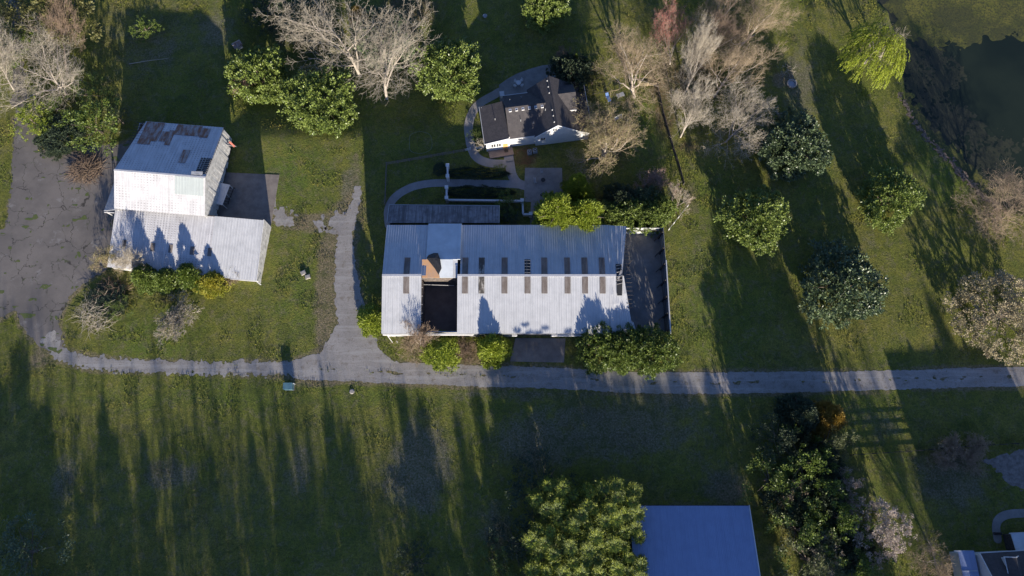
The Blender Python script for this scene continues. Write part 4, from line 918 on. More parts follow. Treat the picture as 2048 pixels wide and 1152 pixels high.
leafy_kind('flower', 12, 6.5, 9, 'dome', 'blossom', 'bark_brown', 480, 34, .55, .26, .7, lump=.25, inner=.25, gaps=.15)
leafy_kind('hedge', 13, 3, 1.3, 'box', 'understory', 'bark_brown', 260, 26, .3, .22, .5, lump=.06, inner=.3, z0=.05)

MG = 'broad evergreen magnolias on the lawn'
leafy('magA','magnolia_tree','glossy magnolia left of the big bare trees, touching another magnolia on its lower right','tree',518,150,6.0,9.5,MG)
leafy('magB','magnolia_tree','glossy magnolia with the widest sunlit crown just below the big bare trees','tree',640,198,6.7,9,MG)
leafy('magA','magnolia_tree','glossy round magnolia standing alone between the big bare trees and the farmhouse patio','tree',898,138,6.3,9.5,MG,2.2)
leafy('magB','magnolia_tree','dark magnolia in shade cut by the top edge of the photo','tree',1088,12,4.6,8,MG)
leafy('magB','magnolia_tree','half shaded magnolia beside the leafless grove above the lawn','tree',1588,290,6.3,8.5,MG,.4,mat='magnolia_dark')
leafy('magA','magnolia_tree','sunlit magnolia nearest the walled yard on its right','tree',1512,437,5.9,8.5,MG,4.1)
leafy('magB','magnolia_tree','sunlit oval magnolia with a long shadow, nearest the pond bank','tree',1780,396,5.7,8.0,MG,1.0,sxy=(1.05,.85))
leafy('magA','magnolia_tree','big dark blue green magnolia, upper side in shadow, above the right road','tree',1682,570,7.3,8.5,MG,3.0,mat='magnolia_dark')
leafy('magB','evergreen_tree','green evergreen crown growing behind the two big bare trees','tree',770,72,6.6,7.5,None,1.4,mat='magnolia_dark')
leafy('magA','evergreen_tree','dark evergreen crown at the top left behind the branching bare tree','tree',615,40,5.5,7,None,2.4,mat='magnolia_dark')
leafy('cyp','golden_tree','narrow ochre green treelet seen between the bare trunks at the top','tree',716,30,2.3,6,mat='goldcone')
# bright cypresses by the barn
CG = 'bright green cypresses by the barn'
leafy('cypc','cypress_tree','bright yellow green cypress, left of the pair touching the barn roof','tree',1114,424,4.9,12.5,CG,.3,zc=.45)
leafy('cypc','cypress_tree','bright yellow green cypress, right of the pair touching the barn roof','tree',1171,432,4.6,12,CG,1.9,zc=.45)
leafy('cypc','cypress_tree','smaller bright cypress behind the pair beside the patio slab','tree',1155,374,3.2,10,CG,2.8,zc=.45)
HG = 'glossy evergreens along the yard wall'
for i, (x, y, r, l) in enumerate(((1222,432,3.2,'glossy dark evergreen next to the right cypress by the barn roof'),(1262,428,3.3,'glossy dark evergreen leaning over the barn roof corner'),(1305,432,3.2,'glossy dark evergreen spilling over the top wall of the yard'),(1325,418,2.4,'glossy evergreen nearest the diagonal white fence'))):
    leafy('magB' if i % 2 else 'magA','evergreen_tree',l,'tree',x,y,r,5.5,HG,i*1.7)
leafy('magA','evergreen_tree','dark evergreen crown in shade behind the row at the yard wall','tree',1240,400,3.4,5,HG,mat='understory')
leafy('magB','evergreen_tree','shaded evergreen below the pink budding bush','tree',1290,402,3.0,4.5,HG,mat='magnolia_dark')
# barn shrubs
leafy('arb','round_shrub','bright yellow green shrub at the barn\'s west wall by the gravel track','shrub',743,636,3.2,4.2,None,mat='cypress')
leafy('arb','round_shrub','bright yellow green shrub below the open roof bay','shrub',882,702,3.9,4.6,None,mat='cypress')
leafy('arb','conical_shrub','bright pointed shrub left of the concrete apron casting a spike on the roof','shrub',986,697,3.4,8.0,None,mat='cypress',zc=.35)
DG = 'dark evergreen shrubs at the barn\'s lower right corner'
leafy('shrub','evergreen_shrub','dense green shrub nearest the concrete apron, left of three','shrub',1197,694,4.4,7.8,DG,.4,mat='holly')
leafy('shrub','evergreen_shrub','dense green shrub in the middle of three below the roof corner','shrub',1250,698,4.3,7.2,DG,2.4,mat='holly')
leafy('shrub','evergreen_shrub','dense green shrub under the yard wall end, right of three','shrub',1306,701,4.5,7.8,DG,4.4,mat='holly')
# row south of the wing
RG = 'cone shrubs along the low white wing'
for i, (x, y, r, h, m_, l) in enumerate(((292,554,2.9,6.5,'holly','green cone shrub, leftmost of the row below the low white wing'),(333,560,2.9,6.0,'holly','second green cone shrub in the row below the white wing'),(380,552,3.0,6.2,'privet','green shrub with yellow tips, third in the row below the white wing'),(428,566,3.0,5.0,'yellow','yellow flowering cone shrub, rightmost of the row below the white wing'))):
    leafy('arb','cone_shrub',l,'shrub',x,y,r,h,RG,i*1.3,mat=m_,zc=.4)
leafy('loose','yellow_shrub','yellow flowering sprays showing between the third and last cone shrubs','shrub',395,566,1.8,3.2,mat='yellow')
# upper left greenery
leafy('loose','leafing_tree','fresh yellow green tree above the dark driveway corner','tree',185,250,5.6,7,mat='privet')
leafy('loose','leafing_tree','small fresh yellow green tree at the lane edge left of the bare tree foot','tree',62,240,3.8,5,mat='cypress')
leafy('loose','leafing_shrub','pale green shrub reaching toward the rusty barn roof','shrub',238,238,2.8,4,mat='olive')
leafy('shrub','dark_shrub','dull green thicket shrub at the curve of the driveway','shrub',120,272,4.6,2.6,mat='understory')
leafy('loose','leafing_shrub','solitary yellow green bush in the shaded upper left meadow','shrub',290,57,2.8,4,mat='privet')
leafy('loose','olive_tree','olive brown tree crown in the top left corner','tree',50,40,8,8,mat='oakgreen')
leafy('loose','olive_tree','olive brown tree crown behind the dark standing trunk','tree',125,28,7,12,mat='oakgreen')
leafy('loose','olive_tree','green tree crown at the left edge above the lane','tree',10,95,6,6,mat='privet')
leafy('loose','undergrowth_bush','green thicket around the foot of the leaning bare tree','bush',110,215,6,3,mat='holly')
leafy('loose','undergrowth_bush','green thicket between the lane and the long meadow shade','bush',175,190,4.5,3,mat='holly')
leafy('loose','dark_evergreen','near black evergreen crown at the top between meadow and bare trees','tree',530,10,5.5,7,mat='understory')
# house surroundings
leafy('magB','house_evergreen','dark evergreen tree hugging the back corner of the farmhouse','tree',1142,150,4.2,7.5,mat='understory')
leafy('cyp','narrow_conifer','slim green conifer behind the farmhouse\'s rear roof','tree',1150,128,1.2,7,mat='privet')
leafy('loose','olive_shrub','yellow olive bush beside the farmhouse\'s right porch roof','shrub',1186,158,3.0,4,mat='oakgreen')
leafy('shrub','small_shrub','dark round shrub beside the upper white garden gate pier','shrub',880,338,1.4,1.4,mat='understory')
leafy('loose','yellow_bush','yellow budding bush at the end of the long white rail','bush',1018,405,2.6,3.2,mat='privet')
leafy('loose','garden_bush','dark bush between the white rail end and the cypress','bush',1015,436,2.4,2.2,mat='understory')
leafy('loose','path_shrub','leafy shrub in the bed above the garden path near the front walk','shrub',1000,342,1.5,1.2,mat='holly')
for i, (x, y, sx_, l) in enumerate(((955,347,2.1,'clipped dark hedge above the garden path'),(960,384,2.3,'clipped dark hedge below the garden path'))):
    t = leafy('hedge','clipped_hedge',l,'hedge',x,y,2.6,1.2,'hedges beside the garden path',0,zc=.4); t.scale = (sx_, .45, 1)
leafy('loose','door_shrub','sparse shrub by the curved walk at the farmhouse\'s left wall','shrub',948,270,1.3,1.5,mat='holly')

# willow
def willow():
    rg = np.random.default_rng(3); pts = []; ds = []; H = 9; chains = []
    for k in range(760):
        th = rg.random()*6.28; r = 6.3*rg.random()**.55; z = 2.6+6.6*math.sqrt(max(0, 1-(r/7.2)**2))*rg.uniform(.75, 1)
        if vnoise(math.cos(th)*r*.6+9, math.sin(th)*r*.6+3, 4) < .42: continue
        p = np.array([math.cos(th)*r*.95, math.sin(th)*r*1.05, z]); d = np.array([math.cos(th)*.3-.45, math.sin(th)*.3-.65, .25])+rg.normal(size=3)*.22; line = [p.copy()]
        for i in range(13):
            p = p+d/np.linalg.norm(d)*.24; d = d+np.array([0, 0, -.13]); pts.append(p.copy()); ds.append(d.copy()+rg.normal(size=3)*.2)
            if i in (4, 8, 12): line.append(p.copy())
            pts.append(p+rg.normal(size=3)*.08); ds.append(d.copy()+rg.normal(size=3)*.35)
        chains.append((line, [.02,.015,.01,.008]))
    pts = np.array(pts); ds = np.array(ds); n = len(pts)
    V, F = leaves(pts, ds, rg.normal(size=(n, 3))*.5+np.array([0, 0, 1.]), .38*rg.uniform(.7, 1.2, n), .11, rg)
    p0 = P(1752, 100, 5); t = thing('willow_tree', 'vivid yellow green weeping willow leaning over the dark pond', 'tree', (p0.x, p0.y, 0))
    link('crown', mesh_arrays('willow_crown', V, F, M['willow']), t); link('strands', mesh_arrays('strands', *tubes(chains, 3), M['twig_grey']), t)
    link('trunk', mesh_arrays('trunk', *limbs(5, 9, 6, 1.5, 10, .35), M['bark_pale'], True), t)
willow()
bare_tree('bare_tree','tangled dead branches rising out of the willow crown by the pond','tree',77,(1760,120),(1775,75),8,42,twig='twig_pale',levels=3,nch=(8,7,6))

# spreading cedar of many leaders at the lower edge
def cedar():
    rg = np.random.default_rng(11); P_ = []; D_ = []; L_ = []; ch = []
    lead = []
    for k in range(84):
        for _ in range(30):
            x, y = rg.uniform(-9.6, 9.4), rg.uniform(-10, 8.8); r = math.hypot(x, y)*.85+.8*math.sin(x*1.3)*math.cos(y)
            if r > 10.4: continue
            if all((x-q[0])**2+(y-q[1])**2 > 1.7**2 for q in lead): break
        h = 6.5+4.5*math.sqrt(max(0, 1-(r/12)**2))+rg.uniform(-3.4, 1.8); lead.append((x, y, h))
    for x, y, h in lead:
        ch.append(([(x*.6, y*.6, 0), (x*.9, y*.9, h*.5), (x, y, h*.9), (x, y, h+.3)], [.13, .08, .04, .02]))
        for w in range(7):
            zz_ = h-w*.75; nb = 6; rad = .7+.17*w; 
            for b_ in range(nb):
                a = b_*6.28/nb+w*.7+rg.random()*.4; rr = rad*rg.uniform(.75, 1.15)
                for s in range(5):
                    f = (s+1)/5; c = np.array([x+math.cos(a)*rr*f, y+math.sin(a)*rr*f, zz_+.35*f*rr-.1*f*f*rr]); 
                    for sd in (-1, 0, 1):
                        aa = a+sd*.75; P_.append(c); D_.append([math.cos(aa), math.sin(aa), .35+rg.normal()*.12]); L_.append(.62*rg.uniform(.7, 1.2)*(1.1-.35*f))
    P_ = np.array(P_); D_ = np.array(D_); n = len(P_); L_ = np.array(L_)
    V, F = leaves(P_, D_, rg.normal(size=(n, 3))*.35+np.array([0, 0, 1.]), L_, L_*.25, rg)
    p = P(1172, 1076, 7); t = thing('spreading_cedar', 'large many tipped green cedar beside the blue roofed shed', 'tree', (p.x, p.y, 0))
    link('crown', mesh_arrays('cedar_crown', V, F, M['cedar']), t); link('stems', mesh_arrays('stems', *tubes(ch, 5), M['bark_brown'], True), t)
cedar()
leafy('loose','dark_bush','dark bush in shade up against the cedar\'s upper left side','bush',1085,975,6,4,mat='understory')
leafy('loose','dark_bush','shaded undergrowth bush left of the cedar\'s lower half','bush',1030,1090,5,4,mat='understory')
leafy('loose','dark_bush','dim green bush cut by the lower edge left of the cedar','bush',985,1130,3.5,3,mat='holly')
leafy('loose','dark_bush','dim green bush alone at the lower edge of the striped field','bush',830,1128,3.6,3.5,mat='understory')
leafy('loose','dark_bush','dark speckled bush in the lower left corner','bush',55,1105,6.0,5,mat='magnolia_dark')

# leafless trees
LG = 'leafless trees of the grove right of the farmhouse'
bare_tree('bare_tree','large pale bare tree leaning left across the lane in the upper left','tree',1,(137,196),(86,120),11,108,twig='twig_pale',crook=.2,rt=.35)
bare_tree('bare_tree','tallest silver bare tree, forked trunk, reaching the top edge of the photo','tree',2,(720,152),(655,66),18,118,twig='twig_pale',rt=.42,nch=(10,7,6,6),tw=.02)
bare_tree('bare_tree','silver bare tree standing nearest the lawn below the taller forked one','tree',3,(776,198),(785,112),15,92,twig='twig_pale',rt=.4,nch=(10,7,6,6),tw=.02)
bare_tree('bare_tree','wide stout bare tree at the left end of the grove','tree',4,(1268,196),(1268,122),12,82,rt=.35,nch=(12,8,7,6),bud='budb',group=LG)
bare_tree('red_maple','red budding tree at the top of the grove','tree',5,(1340,128),(1336,52),10,42,twig='twig_red',bud='budr',nb=3200,up=.5,budsize=.2)
bare_tree('bare_tree','slender bare tree directly right of the red budding tree','tree',6,(1370,184),(1400,92),13,50,twig='twig_pale',rt=.22,up=.4,bud='budb',group=LG)
bare_tree('bare_tree','bare tree in the middle of the grove nearest the dark fence line','tree',7,(1360,276),(1387,204),10,58,rt=.2,up=.35,twig='twig_pale',group=LG)
bare_tree('bare_tree','bare spreading tree right of the grove\'s slender tree','tree',8,(1427,194),(1478,122),12,64,rt=.24,up=.3,bud='budb',group=LG)
bare_tree('bare_tree','broad bare tree at the lower right of the grove beside the half shaded magnolia','tree',9,(1452,285),(1492,232),9,74,twig='twig_pale',rt=.25,nch=(11,8,7,6),bud='budb',group=LG)
bare_tree('bare_tree','pale yellow tinged bare tree at the top right of the grove','tree',10,(1480,95),(1525,30),11,85,rt=.25,bud='budy',nb=4000,group=LG)
bare_tree('bare_tree','bare tree cut by the top edge above the red budding tree','tree',12,(1420,60),(1440,10),11,70,rt=.22,bud='budb',group=LG)
bare_tree('bare_tree','bare tree behind the grove between slender tree and spreading tree','tree',13,(1400,130),(1445,60),11,60,rt=.2,twig='twig_brown',group=LG)
bare_tree('budding_tree','wide tree full of yellow buds overhanging the farmhouse gable','tree',14,(1204,318),(1212,268),11,72,rt=.36,nch=(12,8,7,6),bud='budy',nb=9000,tw=.02,budsize=.2,first=.12)
bare_tree('pink_bush','pinkish budding small tree above the yard\'s evergreens','tree',15,(1302,378),(1304,358),4,36,twig='twig_red',bud='budp',nb=2500,rt=.1,levels=3,nch=(9,7,7),stems=3)
bare_tree('bare_shrub','pale pink twiggy shrub at the corner of the diagonal white fence','shrub',16,(1347,412),(1358,390),4,30,twig='twig_pale',bud='budp',nb=900,rt=.1,levels=3,nch=(8,7,7),stems=2)
bare_tree('bare_tree','brown reddish bare tree at the right edge above the blossoming tree','tree',17,(1985,438),(2012,412),9,92,twig='twig_grey',bark='bark_brown',bud='budp',nb=2500,rt=.25,nch=(12,8,7,6))
bare_tree('bare_shrub','silver bare shrub alone on the grass below the yellow shrubs','shrub',18,(352,618),(352,640),3.6,46,twig='twig_pale',rt=.12,tw=.03,levels=4,nch=(8,7,5,4),stems=3,first=.1,bud='budb',nb=600)
bare_tree('bare_tree','thin bare tree at the barn\'s lower left eave casting a shadow on its roof','tree',19,(842,694),(840,668),8,34,twig='twig_brown',rt=.12,up=.5)
bare_tree('bare_shrub','brown twiggy shrub between the two bright shrubs below the barn','shrub',20,(932,700),(932,701),2.4,34,twig='twig_brown',bark='twig_brown',rt=.07,levels=4,nch=(8,6,5,4),stems=4,first=.1)
bare_tree('bare_shrub','tan twiggy shrub below the barn\'s lower left corner','shrub',21,(828,694),(826,690),2.6,36,twig='twig_grey',rt=.07,levels=4,nch=(8,6,5,4),stems=4,first=.1)
bare_tree('bare_sapling','slim bare sapling rising beside the wing\'s lower left roof corner','tree',22,(268,545),(262,520),8,30,twig='twig_pale',rt=.1,up=.6)
bare_tree('yellow_twig_shrub','straw yellow twiggy shrub at the wing\'s lower left corner by the asphalt','shrub',23,(225,535),(222,515),4,34,twig='twig_grey',bud='budy',nb=5000,rt=.08,levels=3,nch=(9,8,7),stems=3)
bare_tree('bare_shrub','grey shrub at the right end of the yellow shrub row','shrub',24,(458,560),(460,552),3,26,twig='twig_brown',bud='budy',nb=900,rt=.07,levels=3,nch=(9,8,7),stems=3)
bare_tree('bare_tree','dark leafless tree with a tall straight trunk near the top left edge','tree',25,(133,152),(126,30),15,40,bark='bark_brown',twig='twig_brown',rt=.3,first=.55)
bare_tree('bare_shrub','pinkish brown twiggy bush by the gravel turnaround, right of two','bush',26,(1944,918),(1948,905),3.4,38,twig='twig_grey',bark='twig_brown',rt=.08,levels=4,nch=(9,7,5,4),stems=4,first=.1,bud='budp',nb=1200)
bare_tree('bare_shrub','pinkish brown twiggy bush by the thin dark fence, left of two','bush',27,(1898,914),(1896,903),3.6,36,twig='twig_grey',bark='twig_brown',rt=.08,levels=4,nch=(9,7,5,4),stems=4,first=.1,bud='budp',nb=1200)
bare_tree('bare_tree','bare tree cut by the lower edge left of the neighbour house','tree',28,(1865,1110),(1870,1135),8,55,twig='twig_grey',rt=.16)
bare_tree('bare_tree','bare grey treelet in the lower right thicket','tree',29,(1655,1130),(1650,1105),7,40,twig='twig_pale',rt=.14)
bare_tree('bare_tree','bare brown treelet at the left side of the thicket','tree',30,(1592,990),(1590,985),7,34,twig='twig_grey',rt=.14,bud='budb')
bare_tree('bare_tree','twiggy bare tree behind the farmhouse\'s dark evergreen','tree',31,(1140,150),(1130,120),6,30,twig='twig_brown',rt=.12)
bare_tree('bare_shrub','leafless brown shrub next to the left magnolia in shade','shrub',32,(490,180),(482,165),5,32,twig='twig_red',bark='twig_brown',rt=.1)
bare_tree('bare_sapling','pale sapling beside the curved walk at the white wing wall','tree',33,(968,300),(962,288),4,24,twig='twig_pale',rt=.07,levels=3,nch=(7,6,6))
bare_tree('bare_tree','pale bare tree cut by the left edge over the lane','tree',34,(30,180),(-5,110),10,60,twig='twig_pale',rt=.2)

# lower right thicket
TG = 'trees of the lower right thicket'
def th(*a, **k): return leafy(*a, group=TG, **k)
leafy('cyp','golden_conifer','golden brown conifer at the top of the thicket, just below the road','tree',1655,835,3.6,9,mat='goldcone',zc=.45)
leafy('cyp','dark_conifer','dark conifer in shade left of the golden conifer','tree',1600,830,4.2,8,mat='understory',zc=.45)
for i, (x, y, r, h, k, m_, l) in enumerate((
  (1660,882,3.6,9,'loose','olive','silvery green tree directly below the golden conifer'),
  (1610,925,5.4,10,'loose','privet','sunlit leafy tree in the upper middle of the thicket'),
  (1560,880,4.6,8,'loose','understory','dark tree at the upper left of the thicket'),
  (1545,960,4.6,8,'loose','holly','dim green tree at the left side of the thicket'),
  (1690,968,2.6,8,'loose','pink','small white blossoming tree at the thicket\'s right side'),
  (1670,1035,5.6,10,'loose','privet','yellow green tree in the middle of the thicket'),
  (1748,1062,5.6,10,'flower','pink','pale pink blossoming tree at the thicket\'s right edge'),
  (1600,1060,5.2,9,'loose','holly','dark green tree at the left edge low in the thicket'),
  (1710,1130,5.6,9,'loose','privet','yellow green tree at the lower edge of the thicket'),
  (1620,1120,5,8,'loose','olive','grey green tree at the lower left end of the thicket'),
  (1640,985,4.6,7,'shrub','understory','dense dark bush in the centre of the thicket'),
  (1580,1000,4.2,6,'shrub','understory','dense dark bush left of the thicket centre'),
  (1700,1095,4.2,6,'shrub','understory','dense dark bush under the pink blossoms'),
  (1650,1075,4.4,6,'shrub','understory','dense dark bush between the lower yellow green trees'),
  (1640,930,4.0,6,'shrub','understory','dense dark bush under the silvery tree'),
  )):
    th(k,'thicket_tree',l,'tree',x,y,r,h,mat=m_)
leafy('flower','blossoming_tree','big cream blossoming tree at the right edge above the road','tree',2004,628,8.4,8.6)

# trees beyond the lower edge whose shadows stripe the field
OG = 'tall trees south of the field, beyond the lower edge'
OL = 'tall tree south of the field whose long shadow stripes the grass'
stalk = bare(51, 20, 4.5, buds=0, rt=.3, first=.45, up=.5, nch=(9,6,5,4), tw=.03)
stalkm = (mesh_arrays('tall_trunk', *stalk[0], M['bark_brown'], True), mesh_arrays('tall_twigs', *stalk[1], M['twig_brown']))
def south(tip, H, Rr, kind):
    tp = P(*tip); L = H/math.tan(R(SUN_EL)); x, y = tp.x+L*sx, tp.y+L*sy
    if kind == 'bare':
        t = thing('tall_bare_tree', OL, 'tree', (x, y, 0), (tip[0]*1.7) % 6.28, OG); t.scale = (Rr/4.5, Rr/4.5, H/20)
        link('trunk', stalkm[0], t); link('twigs', stalkm[1], t)
    else: leafy('pine', 'tall_evergreen', OL, 'tree', 0, 0, Rr, H, OG, (tip[0]*1.3) % 6.28, base=(x, y, 0))
for a in [((40,690),15,5,'e'),((0,760),16,6,'e'),((90,800),14,3,'e'),((205,800),14,4,'e'),((225,860),13,4.5,'e'),((60,860),13,5,'e'),
          ((20,560),18,4,'bare'),((90,600),20,4,'bare'),((170,700),18,3.5,'bare'),((300,660),19,4,'bare'),((355,690),18,3.5,'bare'),((420,640),20,4,'bare'),((480,690),18,4,'bare'),((530,640),19,4,'bare'),((585,660),20,4,'bare'),((640,700),18,4,'bare'),((390,760),17,4,'bare'),
          ((655,820),13,4.5,'e'),((690,850),14,4,'e'),((560,880),12,3.5,'e'),((800,770),15,4.2,'e'),((835,800),15,4.5,'e'),((700,730),19,4,'bare'),((760,700),20,4,'bare'),((870,740),18,3.6,'bare'),
          ((905,745),15,3,'bare'),((985,765),16,4.5,'e'),((1030,778),15,5,'e'),((1078,775),15,5.5,'e'),((1130,774),16,6.5,'e'),((1185,738),19,5.5,'e'),((1240,742),17,6.8,'e'),((1300,736),18,5.2,'e'),((1340,738),16,6.8,'e'),((1410,742),15,5,'e'),((1110,760),15,5,'e'),((1210,765),15,6,'e'),((1290,768),15,6,'e'),((1380,778),14,5,'e'),
          ((1000,840),14,5,'e'),((1120,850),14,6,'e'),((1240,850),14,6,'e'),((1340,860),14,6,'e'),
          ((30,640),18,4,'bare'),((130,660),19,4,'bare'),((265,700),18,3.6,'bare'),((345,750),18,3.6,'bare'),((405,700),19,4,'bare'),((455,740),18,3.6,'bare'),((550,740),19,4,'bare'),((615,800),17,4,'bare'),((725,800),17,4,'bare'),((285,860),13,3,'e'),((420,900),12,2.6,'e'),((500,860),13,3,'e'),((890,800),17,4,'bare'),((950,780),15,3.4,'e'),((110,930),13,4,'e'),((160,980),12,4,'e'),((560,930),12,4,'e'),((610,960),12,4,'e'),((250,780),18,3.5,'bare'),((330,800),17,3.5,'bare'),((450,820),17,4,'bare'),((510,760),18,4,'bare'),((600,760),19,4,'bare'),((910,820),16,2.4,'e'),((1520,560),20,5,'e'),((1555,640),17,5.5,'e'),((1500,680),16,4.5,'e'),((1600,700),15,4.5,'e'),
          ((1855,585),19,4.5,'e'),((1880,700),16,6,'e'),((1930,745),15,6.5,'e'),((1850,770),14,3.5,'e'),((1700,660),20,4,'bare'),((1760,690),18,4,'bare'),((1990,620),20,5,'bare'),((1810,720),18,3,'bare')]:
    south(*a)

# brush piles and logs
def pile(name, label, px, py, Rr, H, n, mat, seed, cat='brush pile'):
    rg = random.Random(seed); ch = []
    for i in range(n):
        a = rg.random()*6.28; r = Rr*rg.random()**.6; z = H*(1-(r/Rr)**2)*rg.random()+.05; L = rg.uniform(.5, 1.6)*Rr*.45; b_ = rg.random()*6.28
        x, y = math.cos(a)*r, math.sin(a)*r; dz = rg.uniform(-.3, .5)*L; w = rg.uniform(.012, .05)
        ch.append(([(x, y, z), (x+math.cos(b_)*L*.4, y+math.sin(b_)*L*.4, max(.03, z+dz*.5)), (x+math.cos(b_+.3)*L, y+math.sin(b_+.3)*L, max(.03, z+dz))], [w, w*.8, w*.3]))
    t = thing(name, label, cat, tuple(P(px, py, 0))); link('branches', mesh_arrays('branches', *tubes(ch, 4), M[mat]), t)
pile('brush_pile', 'heap of cut dry branches on the asphalt beside the hay barn', 172, 338, 3.4, 1.3, 700, 'twig_brown', 1)
pile('brush_pile', 'silver tangle of fallen branches on the grass left of the yellow shrubs', 198, 622, 4.0, 1.8, 420, 'twig_pale', 2)
pile('brush_pile', 'darker tangle of fallen branches just above the silver tangle', 225, 585, 3.2, 1.8, 260, 'twig_brown', 3)
pile('brush_pile', 'small scatter of broken wood beside the stone fire ring', 1572, 145, 2.0, .5, 70, 'bark_pale', 4)
leafy('shrub','dark_shrub','dark green bramble under the fallen branch tangle','shrub',215,600,3.6,1.5,mat='understory')
leafy('loose','leafing_shrub','small bright green shrub among the fallen branches','shrub',238,615,2.4,2,mat='holly')

# ---------------------------------------------------------------- fences and garden pieces
def rail_fence(name, label, pts, n, h, sp, mat, rail_t=.05, rail_h=.14, pickets=False, group=None):
    w = [P(*p) for p in pts]; t = thing(name, label, 'fence', tuple(w[0]), 0, group)
    for a, b_ in zip(w[:-1], w[1:]):
        L = (b_-a).length; k = max(1, int(round(L/sp))); d = (b_-a).normalized()
        for i in range(k+1):
            if i == k and b_ is not w[-1]: continue
            p = a.lerp(b_, i/k); MB().box(p.x-.08, p.x+.08, p.y-.08, p.y+.08, -.1, h+.1).build('post', mat, t, True)
        for j in range(n):
            z = h*(j+1)/n-.08; MB().beam(a+Vector((0,0,z)), b_+Vector((0,0,z)), rail_t, rail_h).build('rail', mat, t, True)
        if pickets:
            m = MB(); k = int(L/.16)
            for i in range(k): p = a.lerp(b_, (i+.5)/k)+Vector((-d.y, d.x, 0))*.06; m.beam(p+Vector((0,0,.08)), p+Vector((0,0,h)), .09, .03, d)
            m.build('pickets', mat, t, True)
    return t
rail_fence('rail_fence', 'weathered grey rail fence round the corner of the garden lawn', [(771,410),(774,330),(930,303)], 3, 1.2, 2.4, M['wood'])
rail_fence('picket_fence', 'short white fence between the lawn rail fence and the farmhouse porch', [(930,303),(941,300)], 3, 1.1, 1.2, M['white'])
rail_fence('picket_fence', 'short white fence right of the curved walk touching the farmhouse', [(953,299),(974,296)], 3, 1.1, 1.2, M['white'])
rail_fence('plank_fence', 'dark plank fence running down the lawn under the leafless grove', [(1313,172),(1325,230),(1345,300),(1358,340),(1366,370)], 2, 1.2, 2.6, M['dark_wood'], .1, .35)
rail_fence('wooden_fence', 'pale wooden fence stretch beside the wide bare tree\'s foot', [(1276,172),(1313,172)], 3, 1.2, 1.8, M['twig_grey'])
rail_fence('white_fence', 'pale low fence running diagonally from the walled yard', [(1337,460),(1356,436),(1374,414)], 2, 1.0, 2.2, M['white_old'])
rail_fence('plank_fence', 'dark four rail fence below the road casting a ladder shadow', [(1700,910),(1790,904),(1835,901),(1930,893),(2048,886),(2150,880)], 4, 1.7, 2.4, M['dark_wood'], .05, .17)
def pier_wall(label, pts, h, piers):
    w = [P(*p) for p in pts]; t = thing('garden_screen', label, 'garden wall', tuple(w[0]), 0)
    for a, b_ in zip(w[:-1], w[1:]):
        MB().beam(a+Vector((0,0,h)), b_+Vector((0,0,h)), .38, .16).build('top_rail', M['white'], t, True)
        MB().beam(a+Vector((0,0,h*.5)), b_+Vector((0,0,h*.5)), .08, h*.8).build('panel', M['white'], t, True)
    for p in piers:
        q_ = P(*p); MB().box(q_.x-.28, q_.x+.28, q_.y-.28, q_.y+.28, 0, h+.35).build('pier', M['white'], t, True)
        MB().box(q_.x-.36, q_.x+.36, q_.y-.36, q_.y+.36, h+.35, h+.47).build('pier_cap', M['white'], t, True)
pier_wall('white garden screen with a pier on the upper side of the garden path', [(897,338),(897,360)], 2.0, [(897,361),(897,340)])
pier_wall('white garden screen with a pier on the lower side of the garden path', [(895,384),(895,404)], 2.0, [(895,383),(895,404)])
pier_wall('long low white garden rail above the lean-to roof', [(897,404),(1044,406)], 1.2, [(1044,406)])
pier_wall('short white garden rail turning down beside the patio walk', [(1045,408),(1046,433),(1061,433)], 1.3, [(1061,433)])
def rock(name, label, cat, px, py, r, mat, seed, h=.4, group=None, n=9):
    rg = random.Random(seed); mb = MB(); V = []; F = []
    for j, (s, z) in enumerate(((1, 0), (1.02, .5), (.7, 1))):
        for i in range(n): a = i*6.283/n; q_ = r*s*rg.uniform(.85, 1.12); V.append((math.cos(a)*q_, math.sin(a)*q_, z*h))
    for j in range(2):
        for i in range(n): F.append((j*n+i, j*n+(i+1) % n, (j+1)*n+(i+1) % n, (j+1)*n+i))
    F.append(tuple(range(2*n, 3*n))); mb.add(V, F); o = mb.build(name, M[mat]); o.location = P(px, py); tagp(o, label, cat, group); return o
def block(px, py, a, lab):
    o = MB().box(-.5,.5,-.42,.42,0,.35).box(-.38,.38,-.3,.3,.352,.4).build('stone_block', M['stone']); o.location = P(px,py); o.rotation_euler = (0,0,a); tagp(o, lab, 'stone block', 'pair of stone blocks')
block(607,546,.5,'upper left of two pale stone blocks on the west lawn'); block(616,554,.3,'lower right of two pale stone blocks on the west lawn')
# fire ring
t = thing('fire_ring', 'grey stone fire ring on the bare patch near the leafless grove', 'fire ring', tuple(P(1583,168)))
rg = random.Random(2)
for i in range(12):
    a = i*6.283/12; m = MB().box(-.24,.24,-.15,.15,0,.3+.05*rg.random()); o = m.build('stone', M['stone'], t); o.location = (math.cos(a)*.9, math.sin(a)*.9, 0); o.rotation_euler = (0,0,a+1.57)
MB().tube((0,0,.01),(0,0,.06),.74,.74,16).build('ash', M['porch_metal'], t)
